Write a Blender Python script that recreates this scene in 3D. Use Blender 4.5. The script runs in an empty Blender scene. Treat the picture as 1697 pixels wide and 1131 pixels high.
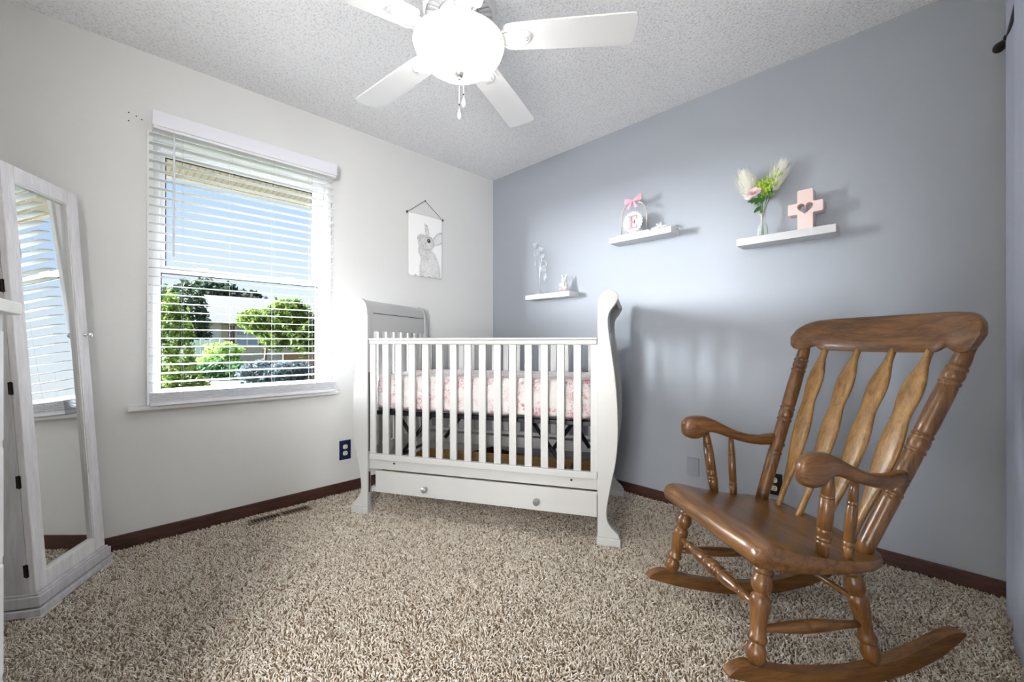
import bpy, bmesh, math, random
import numpy as np
from mathutils import Vector, Matrix
random.seed(7); rng = np.random.default_rng(7)
PI = math.pi
SC = bpy.context.scene
COL = SC.collection
R = math.radians

# ------------------------------------------------------------------ materials
def new_mat(name):
    m = bpy.data.materials.new(name); m.use_nodes = True
    nt = m.node_tree; return m, nt, nt.nodes['Principled BSDF']
def lin(c): return tuple((x/255/12.92 if x/255 <= .04045 else ((x/255+.055)/1.055)**2.4) for x in c)
def mat(name, rgb, rough=.5, metal=0, bump=0, bscale=200, var=0, vscale=8, spec=None, coat=0, bdist=.002, trans=0, emit=0, sss=0, detail=3):
    m, nt, p = new_mat(name); c = lin(rgb)+(1,)
    p.inputs['Base Color'].default_value = c
    p.inputs['Roughness'].default_value = rough; p.inputs['Metallic'].default_value = metal
    if spec is not None: p.inputs['Specular IOR Level'].default_value = spec
    if coat: p.inputs['Coat Weight'].default_value = coat; p.inputs['Coat Roughness'].default_value = .15
    if trans: p.inputs['Transmission Weight'].default_value = trans
    if emit:
        p.inputs['Emission Color'].default_value = c; p.inputs['Emission Strength'].default_value = emit
    tc = nt.nodes.new('ShaderNodeTexCoord')
    if bump:
        n = nt.nodes.new('ShaderNodeTexNoise'); n.inputs['Scale'].default_value = bscale; n.inputs['Detail'].default_value = detail
        nt.links.new(tc.outputs['Object'], n.inputs['Vector'])
        b = nt.nodes.new('ShaderNodeBump'); b.inputs['Strength'].default_value = bump; b.inputs['Distance'].default_value = bdist
        nt.links.new(n.outputs['Fac'], b.inputs['Height']); nt.links.new(b.outputs['Normal'], p.inputs['Normal'])
    if var:
        n = nt.nodes.new('ShaderNodeTexNoise'); n.inputs['Scale'].default_value = vscale; n.inputs['Detail'].default_value = 4
        nt.links.new(tc.outputs['Object'], n.inputs['Vector'])
        r = nt.nodes.new('ShaderNodeValToRGB')
        r.color_ramp.elements[0].position = .3; r.color_ramp.elements[1].position = .7
        r.color_ramp.elements[0].color = tuple(x*(1-var) for x in c[:3])+(1,)
        r.color_ramp.elements[1].color = tuple(min(1, x*(1+var)) for x in c[:3])+(1,)
        nt.links.new(n.outputs['Fac'], r.inputs['Fac']); nt.links.new(r.outputs['Color'], p.inputs['Base Color'])
    return m
def grain(name, dark, light, stretch, rough=.3, scale=14, coat=0, bump=.05, spec=.5):
    """wood: noise stretched along one axis"""
    m, nt, p = new_mat(name)
    tc = nt.nodes.new('ShaderNodeTexCoord'); mp = nt.nodes.new('ShaderNodeMapping')
    mp.inputs['Scale'].default_value = stretch
    nt.links.new(tc.outputs['Object'], mp.inputs['Vector'])
    n = nt.nodes.new('ShaderNodeTexNoise'); n.inputs['Scale'].default_value = scale; n.inputs['Detail'].default_value = 6; n.inputs['Distortion'].default_value = .6
    n2 = nt.nodes.new('ShaderNodeTexNoise'); n2.inputs['Scale'].default_value = scale*5; n2.inputs['Detail'].default_value = 3
    nt.links.new(mp.outputs[0], n.inputs['Vector']); nt.links.new(mp.outputs[0], n2.inputs['Vector'])
    mx = nt.nodes.new('ShaderNodeMix'); mx.inputs[0].default_value = .35
    nt.links.new(n.outputs['Fac'], mx.inputs[2]); nt.links.new(n2.outputs['Fac'], mx.inputs[3])
    r = nt.nodes.new('ShaderNodeValToRGB'); r.color_ramp.elements[0].position = .34; r.color_ramp.elements[1].position = .66
    r.color_ramp.elements[0].color = lin(dark)+(1,); r.color_ramp.elements[1].color = lin(light)+(1,)
    nt.links.new(mx.outputs[0], r.inputs['Fac']); nt.links.new(r.outputs['Color'], p.inputs['Base Color'])
    b = nt.nodes.new('ShaderNodeBump'); b.inputs['Strength'].default_value = bump; b.inputs['Distance'].default_value = .001
    nt.links.new(mx.outputs[0], b.inputs['Height']); nt.links.new(b.outputs['Normal'], p.inputs['Normal'])
    p.inputs['Roughness'].default_value = rough; p.inputs['Specular IOR Level'].default_value = spec
    if coat: p.inputs['Coat Weight'].default_value = coat; p.inputs['Coat Roughness'].default_value = .12
    return m
def vcol_mat(name, attr='tint', rough=.9, spec=.2, transl=0):
    m, nt, p = new_mat(name)
    a = nt.nodes.new('ShaderNodeAttribute'); a.attribute_name = attr
    nt.links.new(a.outputs['Color'], p.inputs['Base Color'])
    p.inputs['Roughness'].default_value = rough; p.inputs['Specular IOR Level'].default_value = spec
    if transl:
        t = nt.nodes.new('ShaderNodeBsdfTranslucent'); nt.links.new(a.outputs['Color'], t.inputs['Color'])
        mx = nt.nodes.new('ShaderNodeMixShader'); mx.inputs[0].default_value = transl
        out = nt.nodes['Material Output']
        nt.links.new(p.outputs[0], mx.inputs[1]); nt.links.new(t.outputs[0], mx.inputs[2]); nt.links.new(mx.outputs[0], out.inputs['Surface'])
    return m
def pane_mat(name):
    m, nt, p = new_mat(name); nt.nodes.remove(p); out = nt.nodes['Material Output']
    t = nt.nodes.new('ShaderNodeBsdfTransparent'); t.inputs[0].default_value = (.97, .985, .98, 1)
    g = nt.nodes.new('ShaderNodeBsdfGlossy'); g.inputs['Roughness'].default_value = .02
    f = nt.nodes.new('ShaderNodeFresnel'); f.inputs['IOR'].default_value = 1.03
    mx = nt.nodes.new('ShaderNodeMixShader')
    nt.links.new(f.outputs[0], mx.inputs[0]); nt.links.new(t.outputs[0], mx.inputs[1]); nt.links.new(g.outputs[0], mx.inputs[2]); nt.links.new(mx.outputs[0], out.inputs['Surface'])
    return m

M = {}
M['wall_white'] = mat('painted_wall', (218,218,217), .75, bump=.25, bscale=170, bdist=.0015)
M['wall_blue'] = mat('blue_grey_wall', (160,165,174), .7, bump=.35, bscale=150, bdist=.0015)
M['wall_other'] = mat('plain_wall', (222,220,214), .8)
M['white_trim'] = mat('white_trim_paint', (226,226,226), .4)
M['white_vinyl'] = mat('white_vinyl', (222,222,225), .35)
M['blind'] = mat('blind_slat_white', (226,226,227), .4)
M['valance'] = mat('valance_white', (222,222,230), .45)
M['brown_base'] = grain('dark_brown_baseboard', (52,30,24), (84,52,42), (1,1,6), .45)
M['crib'] = mat('crib_white_paint', (186,186,185), .32, var=.01)
M['black_metal'] = mat('black_metal', (24,24,30), .4, metal=.3)
M['tan_board'] = grain('tan_board', (150,118,72), (186,152,100), (1,6,6), .55)
M['chrome'] = mat('chrome', (225,225,228), .12, metal=1)
M['dark_bronze'] = mat('dark_bronze', (40,30,27), .4, metal=.6)
M['navy'] = mat('navy_plate', (22,34,78), .35)
M['black_plate'] = mat('black_plate', (14,14,16), .3)
M['ivory'] = mat('ivory_plastic', (228,220,200), .4)
M['slot'] = mat('dark_slot', (15,13,12), .7)
M['pane'] = pane_mat('window_glass')
def clear_mat(name, solid, tint=(.97,.98,.98), rough=.06):
    m, nt, p = new_mat(name); out = nt.nodes['Material Output']
    p.inputs['Base Color'].default_value = (.9,.92,.93,1); p.inputs['Roughness'].default_value = rough; p.inputs['Specular IOR Level'].default_value = 1
    t = nt.nodes.new('ShaderNodeBsdfTransparent'); t.inputs[0].default_value = tint+(1,)
    lw = nt.nodes.new('ShaderNodeLayerWeight'); lw.inputs['Blend'].default_value = .35
    ma = nt.nodes.new('ShaderNodeMath'); ma.operation = 'MULTIPLY_ADD'; ma.inputs[1].default_value = .55; ma.inputs[2].default_value = solid; ma.use_clamp = True
    nt.links.new(lw.outputs['Facing'], ma.inputs[0])
    mx = nt.nodes.new('ShaderNodeMixShader'); nt.links.new(ma.outputs[0], mx.inputs[0]); nt.links.new(t.outputs[0], mx.inputs[1]); nt.links.new(p.outputs[0], mx.inputs[2]); nt.links.new(mx.outputs[0], out.inputs['Surface'])
    return m
M['crystal'] = clear_mat('crystal', .38); M['glass'] = clear_mat('clear_glass', .10)
M['mirror'] = mat('mirror_silver', (238,240,240), .0, metal=1)
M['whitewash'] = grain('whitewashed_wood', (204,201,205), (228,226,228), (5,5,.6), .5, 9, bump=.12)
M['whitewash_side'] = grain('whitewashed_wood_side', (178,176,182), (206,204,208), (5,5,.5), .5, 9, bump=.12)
M['dresser'] = grain('white_dresser_wood', (228,228,226), (240,240,238), (6,.6,6), .4, 9)
M['dresser_paint'] = mat('white_dresser_paint', (236,236,240), .4)
M['fan_white'] = mat('fan_white', (226,226,227), .35)
M['shelf'] = mat('shelf_white', (206,206,208), .4)
M['pink'] = mat('pink_cross_paint', (232,208,203), .5)
M['pink_satin'] = mat('pink_satin', (222,166,184), .35)
M['letter_pink'] = mat('pale_pink_letter', (196,138,154), .5)
M['paper'] = mat('white_card', (192,192,192), .6)
M['gold'] = mat('pale_gold_wire', (205,190,165), .3, metal=.8)
M['silver'] = mat('silver_wire', (222,222,226), .3, metal=.55)
M['ceramic'] = mat('ceramic_white', (238,232,226), .3)
M['rose'] = mat('rose_petal', (238,208,212), .6, var=.06, vscale=40)
M['pampas'] = mat('pampas_cream', (248,246,236), .9)
M['leaf'] = mat('leaf_green', (62,110,42), .5, var=.2, vscale=60)
M['bud'] = mat('bud_lime', (168,196,70), .5, var=.2, vscale=60)
M['stem'] = mat('stem_green', (96,120,64), .5)
M['curtain'] = mat('curtain_cloth', (186,191,208), .85, bump=.2, bscale=600, bdist=.0006)
M['vent'] = mat('brown_vent', (142,122,100), .5)
M['cord_grey'] = mat('cord_grey', (168,170,176), .8)

# chair wood (honey walnut), three grain directions
WD, WL = (64,39,18), (124,84,44)
M['wood_x'] = grain('honey_wood_x', WD, WL, (.7,7,7), .36, 7, coat=.12, spec=.4)
M['wood_y'] = grain('honey_wood_y', WD, WL, (7,.7,7), .3, 7, coat=.2, spec=.45)
M['wood_z'] = grain('honey_wood_z', WD, WL, (7,7,.7), .32, 7, coat=.14, spec=.4)
M['splat'] = grain('splat_wood', (108,76,36), (164,124,70), (7,7,.6), .4, 7, coat=.08, spec=.4)

# popcorn ceiling
def ceiling_mat():
    m, nt, p = new_mat('popcorn_ceiling'); p.inputs['Roughness'].default_value = .95; p.inputs['Specular IOR Level'].default_value = .1
    tc = nt.nodes.new('ShaderNodeTexCoord')
    v = nt.nodes.new('ShaderNodeTexNoise'); v.inputs['Scale'].default_value = 95; v.inputs['Detail'].default_value = 4; v.inputs['Roughness'].default_value = .65
    nt.links.new(tc.outputs['Object'], v.inputs['Vector'])
    r = nt.nodes.new('ShaderNodeValToRGB'); r.color_ramp.elements[0].position = .36; r.color_ramp.elements[1].position = .5
    r.color_ramp.elements[0].color = lin((220,220,221))+(1,); r.color_ramp.elements[1].color = lin((244,244,246))+(1,)
    nt.links.new(v.outputs['Fac'], r.inputs['Fac']); nt.links.new(r.outputs['Color'], p.inputs['Base Color'])
    b = nt.nodes.new('ShaderNodeBump'); b.inputs['Strength'].default_value = .9; b.inputs['Distance'].default_value = .006
    nt.links.new(v.outputs['Fac'], b.inputs['Height']); nt.links.new(b.outputs['Normal'], p.inputs['Normal'])
    return m
M['ceiling'] = ceiling_mat()
def toile_mat():
    m, nt, p = new_mat('pink_toile_sheet'); p.inputs['Roughness'].default_value = .85
    tc = nt.nodes.new('ShaderNodeTexCoord')
    a = nt.nodes.new('ShaderNodeTexNoise'); a.inputs['Scale'].default_value = 9; a.inputs['Detail'].default_value = 2; a.inputs['Distortion'].default_value = 1.2
    b = nt.nodes.new('ShaderNodeTexNoise'); b.inputs['Scale'].default_value = 42; b.inputs['Detail'].default_value = 5; b.inputs['Distortion'].default_value = 2.5
    for n in (a, b): nt.links.new(tc.outputs['Object'], n.inputs['Vector'])
    ra = nt.nodes.new('ShaderNodeValToRGB'); ra.color_ramp.elements[0].position = .44; ra.color_ramp.elements[1].position = .6
    rb = nt.nodes.new('ShaderNodeValToRGB'); rb.color_ramp.elements[0].position = .42; rb.color_ramp.elements[1].position = .62
    nt.links.new(a.outputs['Fac'], ra.inputs['Fac']); nt.links.new(b.outputs['Fac'], rb.inputs['Fac'])
    mu = nt.nodes.new('ShaderNodeMath'); mu.operation = 'MULTIPLY'
    nt.links.new(ra.outputs['Color'], mu.inputs[0]); nt.links.new(rb.outputs['Color'], mu.inputs[1])
    mx = nt.nodes.new('ShaderNodeValToRGB')
    mx.color_ramp.elements[0].color = lin((214,210,209))+(1,); mx.color_ramp.elements[1].color = lin((178,104,124))+(1,)
    nt.links.new(mu.outputs[0], mx.inputs['Fac']); nt.links.new(mx.outputs['Color'], p.inputs['Base Color'])
    bp = nt.nodes.new('ShaderNodeBump'); bp.inputs['Strength'].default_value = .5; bp.inputs['Distance'].default_value = .01
    c = nt.nodes.new('ShaderNodeTexNoise'); c.inputs['Scale'].default_value = 14; c.inputs['Distortion'].default_value = 1.5
    nt.links.new(tc.outputs['Object'], c.inputs['Vector'])
    nt.links.new(c.outputs['Fac'], bp.inputs['Height']); nt.links.new(bp.outputs['Normal'], p.inputs['Normal'])
    return m
M['toile'] = toile_mat()
def lamp_mat(name, rgb, strength):
    m, nt, p = new_mat(name); c = lin(rgb)+(1,)
    p.inputs['Base Color'].default_value = c; p.inputs['Roughness'].default_value = .3
    p.inputs['Emission Color'].default_value = c; p.inputs['Emission Strength'].default_value = strength
    return m
M['bowl'] = lamp_mat('lit_frosted_glass', (255,254,251), 13)
M['bowl_rim'] = lamp_mat('lit_frosted_glass_rim', (240,238,230), .25)

# ------------------------------------------------------------------ mesh helper
class MB:
    def __init__(s): s.v = []; s.f = []
    def add(s, vs, fs):
        o = len(s.v); s.v += [tuple(v) for v in vs]; s.f += [tuple(i+o for i in f) for f in fs]; return s
    def box(s, x0, x1, y0, y1, z0, z1):
        return s.add([(x0,y0,z0),(x1,y0,z0),(x1,y1,z0),(x0,y1,z0),(x0,y0,z1),(x1,y0,z1),(x1,y1,z1),(x0,y1,z1)],
                     [(3,2,1,0),(4,5,6,7),(0,1,5,4),(1,2,6,5),(2,3,7,6),(3,0,4,7)])
    def prism(s, pts, fn0, fn1):
        """extrude outline pts (u,w): fn0/fn1 map (u,w) to the two faces"""
        n = len(pts); a = [fn0(*p) for p in pts]; b = [fn1(*p) for p in pts]
        fs = [tuple(range(n))[::-1], tuple(range(n, 2*n))]+[(i, (i+1) % n, (i+1) % n+n, i+n) for i in range(n)]
        return s.add(a+b, fs)
    def lathe(s, p0, p1, prof, n=20, cap=True):
        """prof: (t,r) along p0->p1"""
        p0 = Vector(p0); p1 = Vector(p1); d = (p1-p0); ax = d.normalized()
        e1 = ax.orthogonal().normalized(); e2 = ax.cross(e1); vs = []; fs = []
        for t, r in prof:
            c = p0+d*t
            for k in range(n):
                a = 2*PI*k/n; vs.append(c+(e1*math.cos(a)+e2*math.sin(a))*max(r, 1e-5))
        m = len(prof)
        for i in range(m-1):
            for k in range(n):
                k2 = (k+1) % n; fs.append((i*n+k, i*n+k2, (i+1)*n+k2, (i+1)*n+k))
        if cap: fs += [tuple(range(n))[::-1], tuple(range((m-1)*n, m*n))]
        return s.add(vs, fs)
    def tube(s, pts, r, n=8, closed=False):
        pts = [Vector(p) for p in pts]; m = len(pts); vs = []; fs = []; prev = None
        rr = r if isinstance(r, (list, tuple)) else [r]*m
        for i, p in enumerate(pts):
            if closed: t = (pts[(i+1) % m]-pts[i-1])
            else: t = pts[min(i+1, m-1)]-pts[max(i-1, 0)]
            t = t.normalized() if t.length > 1e-9 else Vector((0,0,1))
            if prev is None: e1 = t.orthogonal().normalized()
            else:
                e1 = prev-t*prev.dot(t); e1 = e1.normalized() if e1.length > 1e-6 else t.orthogonal().normalized()
            prev = e1; e2 = t.cross(e1)
            for k in range(n):
                a = 2*PI*k/n; vs.append(p+(e1*math.cos(a)+e2*math.sin(a))*rr[i])
        for i in range(m if closed else m-1):
            j = (i+1) % m
            for k in range(n):
                k2 = (k+1) % n; fs.append((i*n+k, i*n+k2, j*n+k2, j*n+k))
        if not closed: fs += [tuple(range(n))[::-1], tuple(range((m-1)*n, m*n))]
        return s.add(vs, fs)
    def loft(s, rings, cap=True):
        n = len(rings[0]); vs = [v for r in rings for v in r]; fs = []
        for i in range(len(rings)-1):
            for k in range(n):
                k2 = (k+1) % n; fs.append((i*n+k, i*n+k2, (i+1)*n+k2, (i+1)*n+k))
        if cap: fs += [tuple(range(n))[::-1], tuple(range((len(rings)-1)*n, len(rings)*n))]
        return s.add(vs, fs)
    def ball(s, c, r, n=12, m=8):
        rx, ry, rz = r if isinstance(r, (tuple, list)) else (r, r, r); vs = []; fs = []
        for i in range(m+1):
            a = PI*i/m
            for k in range(n):
                b = 2*PI*k/n; q = max(math.sin(a), 1e-4)
                vs.append((c[0]+rx*q*math.cos(b), c[1]+ry*q*math.sin(b), c[2]+rz*math.cos(a)))
        for i in range(m):
            for k in range(n): k2 = (k+1) % n; fs.append((i*n+k, (i+1)*n+k, (i+1)*n+k2, i*n+k2))
        return s.add(vs, fs)
    def build(s, name, m, parent=None, bevel=0, smooth=False, seg=2, fix=True, xf=None):
        me = bpy.data.meshes.new(name)
        vs = s.v if xf is None else [tuple(xf(v)) for v in s.v]
        me.from_pydata(vs, [], s.f); me.update()
        if fix:
            b = bmesh.new(); b.from_mesh(me); bmesh.ops.recalc_face_normals(b, faces=b.faces); b.to_mesh(me); b.free()
        me.materials.append(m if not isinstance(m, str) else M[m])
        o = bpy.data.objects.new(name, me); COL.objects.link(o)
        if parent: o.parent = parent
        if smooth: me.shade_smooth()
        if bevel:
            md = o.modifiers.new('bevel', 'BEVEL'); md.width = bevel; md.segments = seg; md.limit_method = 'ANGLE'; md.angle_limit = R(40)
            if not smooth: me.shade_smooth()
            md.harden_normals = True
        elif smooth == 'auto':
            pass
        return o
def autosmooth(o, ang=40):
    me = o.data; b = bmesh.new(); b.from_mesh(me)
    for e in b.edges:
        if len(e.link_faces) == 2 and e.calc_face_angle(0) > R(ang): e.smooth = False
    b.to_mesh(me); b.free(); return o
def thing(name, label, cat, loc=(0,0,0), rz=0, group=None):
    o = bpy.data.objects.new(name, None); COL.objects.link(o); o.empty_display_size = .1
    o.location = loc; o.rotation_euler = (0,0,rz); return tag(o, label, cat, group)
def tag(o, label, cat, group=None):
    o['label'] = label; o['category'] = cat
    if group: o['group'] = group
    return o
def struct(o): o['kind'] = 'structure'; return o
def lab(o, l): o['label'] = l; return o
def smooth_pts(pts, it=2, closed=False):
    """Chaikin on tuples"""
    for _ in range(it):
        q = []
        n = len(pts)
        rngi = range(n) if closed else range(n-1)
        if not closed: q.append(pts[0])
        for i in rngi:
            a, b = pts[i], pts[(i+1) % n]
            q.append(tuple(.75*x+.25*y for x, y in zip(a, b))); q.append(tuple(.25*x+.75*y for x, y in zip(a, b)))
        if not closed: q.append(pts[-1])
        pts = q
    return pts
def interp(x, tab):
    for (a, b), (c, d) in zip(tab, tab[1:]):
        if (a <= x <= c) or (a >= x >= c): return b+(d-b)*(x-a)/(c-a) if c != a else b
    return tab[0][1] if abs(x-tab[0][0]) < abs(x-tab[-1][0]) else tab[-1][1]

# ------------------------------------------------------------------ room
XB, YW, XL, YR, H = 2.52, 2.76, -.62, -.26, 2.44
T = .12
struct(MB().box(XL-T, XB+T, YR-T, YW+T, -.15, -.010).build('floor', mat('carpet_backing', (118,104,88), .95)))
struct(MB().box(XL-T, XB+T, YR-T, YW+T, H, H+.12).build('ceiling', 'ceiling'))
WX0, WX1, WZ0, WZ1 = .205, 1.065, .70, 2.03      # window opening
m = MB()
m.box(XL-T, WX0, YW, YW+T, -.1, H); m.box(WX1, XB+T, YW, YW+T, -.1, H)
m.box(WX0, WX1, YW, YW+T, -.1, WZ0-.022); m.box(WX0, WX1, YW, YW+T, WZ1, H)
struct(m.build('wall_left', 'wall_white'))
struct(MB().box(XB, XB+T, YR-T, YW, -.1, H).build('wall_right', 'wall_blue'))
DY0, DY1, DZ = -.16, .58, 2.05
m = MB(); m.box(XL-T, XL, YR, DY0, -.1, H); m.box(XL-T, XL, DY1, YW, -.1, H); m.box(XL-T, XL, DY0, DY1, DZ, H)
struct(m.build('wall_side', 'wall_other'))
struct(MB().box(XL-T, XB, YR-T, YR, -.1, H).build('wall_rear', 'wall_other'))
# hallway beyond the doorway
HX0, HY0, HY1 = XL-2.6, -1.9, 1.0
m = MB(); m.box(HX0, XL-T, HY0-.1, HY0, -.1, H); m.box(HX0, XL-T, HY1, HY1+.1, -.1, H); m.box(HX0-.1, HX0, HY0, HY1, -.1, H); m.box(XL-T, XL, HY0-.1, YR-T, -.1, H)
struct(m.build('wall_hall', 'wall_other'))
struct(MB().box(HX0-.1, XL-T, HY0-.1, HY1+.1, -.15, -.01).build('floor_hall', 'wall_other'))
struct(MB().box(HX0-.1, XL-T, HY0-.1, HY1+.1, H, H+.1).build('ceiling_hall', 'wall_other'))
m = MB()
for a, b in ((DY0-.05, DY0), (DY1, DY1+.05)): m.box(XL-.001, XL+.012, a, b, 0, DZ+.05)
m.box(XL-.001, XL+.012, DY0, DY1, DZ, DZ+.05)
struct(m.build('trim_1', 'brown_base', bevel=.003))
struct(MB().box(XL, XB-.012, YW-.012, YW, -.01, .066).build('baseboard_left', 'brown_base', bevel=.004))
struct(MB().box(XB-.012, XB, YR, YW, -.01, .060).build('baseboard_right', 'brown_base', bevel=.004))
struct(MB().box(XL, XL+.012, DY1+.05, YW-.012, -.01, .062).build('baseboard_side', 'brown_base', bevel=.004))

# ---- carpet pile: twisted tufts, one object nobody could count
def carpet():
    pts = []
    def band(x0, x1, y0, y1, sp):
        nx = int((x1-x0)/sp); ny = int((y1-y0)/sp)
        gx, gy = np.meshgrid(np.arange(nx), np.arange(ny))
        p = np.stack([x0+(gx.ravel()+rng.random(nx*ny))*sp, y0+(gy.ravel()+rng.random(nx*ny))*sp], 1)
        return p
    P = band(XL+.02, XB-.014, YR+.02, YW-.014, .0066)
    cam = np.array([0, 0.]); k = (P[:,0]-P[:,1])/(P[:,0]+P[:,1]+1e-6); d = (P[:,0]+P[:,1])/math.sqrt(2)
    vis = (np.abs(k) < 1.35) & (d > 1.1)
    P = P[vis]; d = d[vis]
    keep = rng.random(len(P)) < np.clip(1.9/d, .45, 1)
    P = P[keep]; d = d[keep]
    # the floor register lies bare
    c, s = math.cos(R(4)), math.sin(R(4))
    vx = P[:,0]-.762; vy = P[:,1]-2.652
    P_ok = ~((np.abs(vx) < .164) & (np.abs(vy+.003) < .040)); P = P[P_ok]; d = d[P_ok]
    n = len(P)
    # coarse clumping lean field
    lx = np.sin(P[:,0]*41+np.sin(P[:,1]*23)*2)+np.sin(P[:,1]*57+P[:,0]*13); ly = np.cos(P[:,1]*47+np.sin(P[:,0]*31)*2)+np.sin(P[:,0]*61-P[:,1]*17)
    ang = rng.random(n)*2*PI; lean = .003+.007*rng.random(n)
    ox = np.cos(ang)*lean+lx*.0016; oy = np.sin(ang)*lean+ly*.0016
    hgt = .010+.006*rng.random(n); w = (.0017+.0010*rng.random(n))*np.clip(d/1.6, .9, 1.6)
    K = 4
    V = np.zeros((n, 3*K, 3)); z0 = -.0105
    tw = rng.random(n)*2*PI
    for lvl, (t, ww) in enumerate(((0, .9), (.6, 1.15), (1., .55))):
        for j in range(K):
            a = tw+2*PI*j/K+t*1.2
            V[:, lvl*K+j, 0] = P[:,0]+ox*t*t*1.3+np.cos(a)*w*ww
            V[:, lvl*K+j, 1] = P[:,1]+oy*t*t*1.3+np.sin(a)*w*ww
            V[:, lvl*K+j, 2] = z0+hgt*t*(1-.12*t)+(.0007*np.sin(a) if lvl == 2 else 0)
    F = []
    for l in range(2):
        for j in range(K): j2 = (j+1) % K; F.append((l*K+j, l*K+j2, (l+1)*K+j2, (l+1)*K+j))
    F.append(tuple(2*K+j for j in range(K)))
    F = np.array(F); nf = len(F)
    idx = (F[None]+(np.arange(n)*3*K)[:, None, None]).reshape(-1)
    me = bpy.data.meshes.new('carpet')
    me.vertices.add(n*3*K); me.vertices.foreach_set('co', V.reshape(-1).astype(np.float32))
    me.loops.add(len(idx)); me.loops.foreach_set('vertex_index', idx.astype(np.int32))
    me.polygons.add(n*nf); me.polygons.foreach_set('loop_start', (np.arange(n*nf)*4).astype(np.int32))
    me.polygons.foreach_set('use_smooth', np.ones(n*nf, bool))
    me.update(calc_edges=True)
    at = me.attributes.new('tint', 'FLOAT_COLOR', 'POINT')
    base = np.array([lin((214,205,192)), lin((200,187,171)), lin((228,221,210)), lin((152,134,116)), lin((210,198,183))])
    c = base[rng.integers(0, 5, n)]*(.88+.20*rng.random((n, 1)))
    C = np.ones((n, 3*K, 4), np.float32); C[:, :, :3] = c[:, None, :]
    at.data.foreach_set('color', C.reshape(-1))
    me.materials.append(vcol_mat('carpet_yarn', rough=.95, spec=.05))
    o = bpy.data.objects.new('carpet', me); COL.objects.link(o)
    tag(o, 'beige shaggy carpet pile covering the whole bedroom floor', 'carpet'); o['kind'] = 'stuff'
carpet()

# ---- floor register
t = thing('floor_vent', 'narrow brown metal floor register sunk in the carpet below the window wall', 'vent', (.762, 2.652, -.004), 0)
MB().box(-.155, .155, -.028, .028, 0, .002).build('duct_opening', 'slot', t)
m = MB(); m.box(-.160, .160, -.034, -.026, .002, .005); m.box(-.160, .160, .026, .034, .002, .006); m.box(-.160, -.148, -.026, .026, .002, .005); m.box(.148, .160, -.026, .026, .002, .005)
m.box(-.005, .005, -.026, .026, .002, .005)
m.build('frame', 'vent', t, bevel=.001)
m = MB()
for i in range(18):
    x = -.140+i*.0165
    m.box(x, x+.0032, -.026, .026, .0022, .0035)
lab(m.build('louvres', 'vent', t), 'row of thin crosswise louvres')

# ------------------------------------------------------------------ window
w = thing('window_1', 'white vinyl single-hung window', 'window', (0, 0, 0)); struct(w); del w['category']; del w['label']
m = MB()   # outer vinyl frame in the reveal
FY0, FY1 = YW+.045, YW+.115
m.box(WX0, WX0+.035, FY0, FY1, WZ0, WZ1); m.box(WX1-.035, WX1, FY0, FY1, WZ0, WZ1)
m.box(WX0+.035, WX1-.035, FY0, FY1, WZ1-.035, WZ1); m.box(WX0+.035, WX1-.035, FY0, FY1, WZ0, WZ0+.03)
m.build('window_frame', 'white_vinyl', w, bevel=.004)
def sash(name, x0, x1, z0, z1, y0, y1, wd, wt, wb):
    m = MB(); m.box(x0, x0+wd, y0, y1, z0, z1); m.box(x1-wd, x1, y0, y1, z0, z1)
    m.box(x0+wd, x1-wd, y0, y1, z0, z0+wb); m.box(x0+wd, x1-wd, y0, y1, z1-wt, z1)
    s = m.build(name, 'white_vinyl', w, bevel=.003)
    g = MB().box(x0+wd, x1-wd, (y0+y1)/2-.002, (y0+y1)/2+.002, z0+wb, z1-wt).build('pane', 'pane', s)
    q = MB(); e = .004; Y = y0+.006  # dark glazing gasket
    q.box(x0+wd, x0+wd+e, Y, Y+.01, z0+wb, z1-wt); q.box(x1-wd-e, x1-wd, Y, Y+.01, z0+wb, z1-wt)
    q.box(x0+wd, x1-wd, Y, Y+.01, z1-wt-e, z1-wt)
    q.build('gasket', 'slot', s)
    return s
sash('lower_sash', .215, 1.055, .715, 1.392, YW+.055, YW+.083, .028, .036, .036)
sash('upper_sash', .238, 1.032, 1.36, 2.0, YW+.085, YW+.11, .026, .03, .032)
m = MB()
for x in (.42, .86): m.box(x-.025, x+.025, YW+.045, YW+.056, 1.386, 1.398)
m.build('sash_lock', 'white_vinyl', w)
# jamb liner and casing edge
m = MB(); m.box(WX0-.022, WX0+.003, YW-.014, YW+.045, WZ0-.02, WZ1+.02); m.box(WX1-.003, WX1+.022, YW-.014, YW+.045, WZ0-.02, WZ1+.02)
m.box(WX0-.022, WX1+.022, YW-.0145, YW+.0445, WZ1-.003, WZ1+.022)
struct(m.build('trim_2', 'white_trim', bevel=.003))
struct(MB().box(.112, 1.128, YW-.055, YW+.045, WZ0-.042, WZ0-.020).build('window_sill', 'white_trim', bevel=.007, seg=3))

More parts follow.
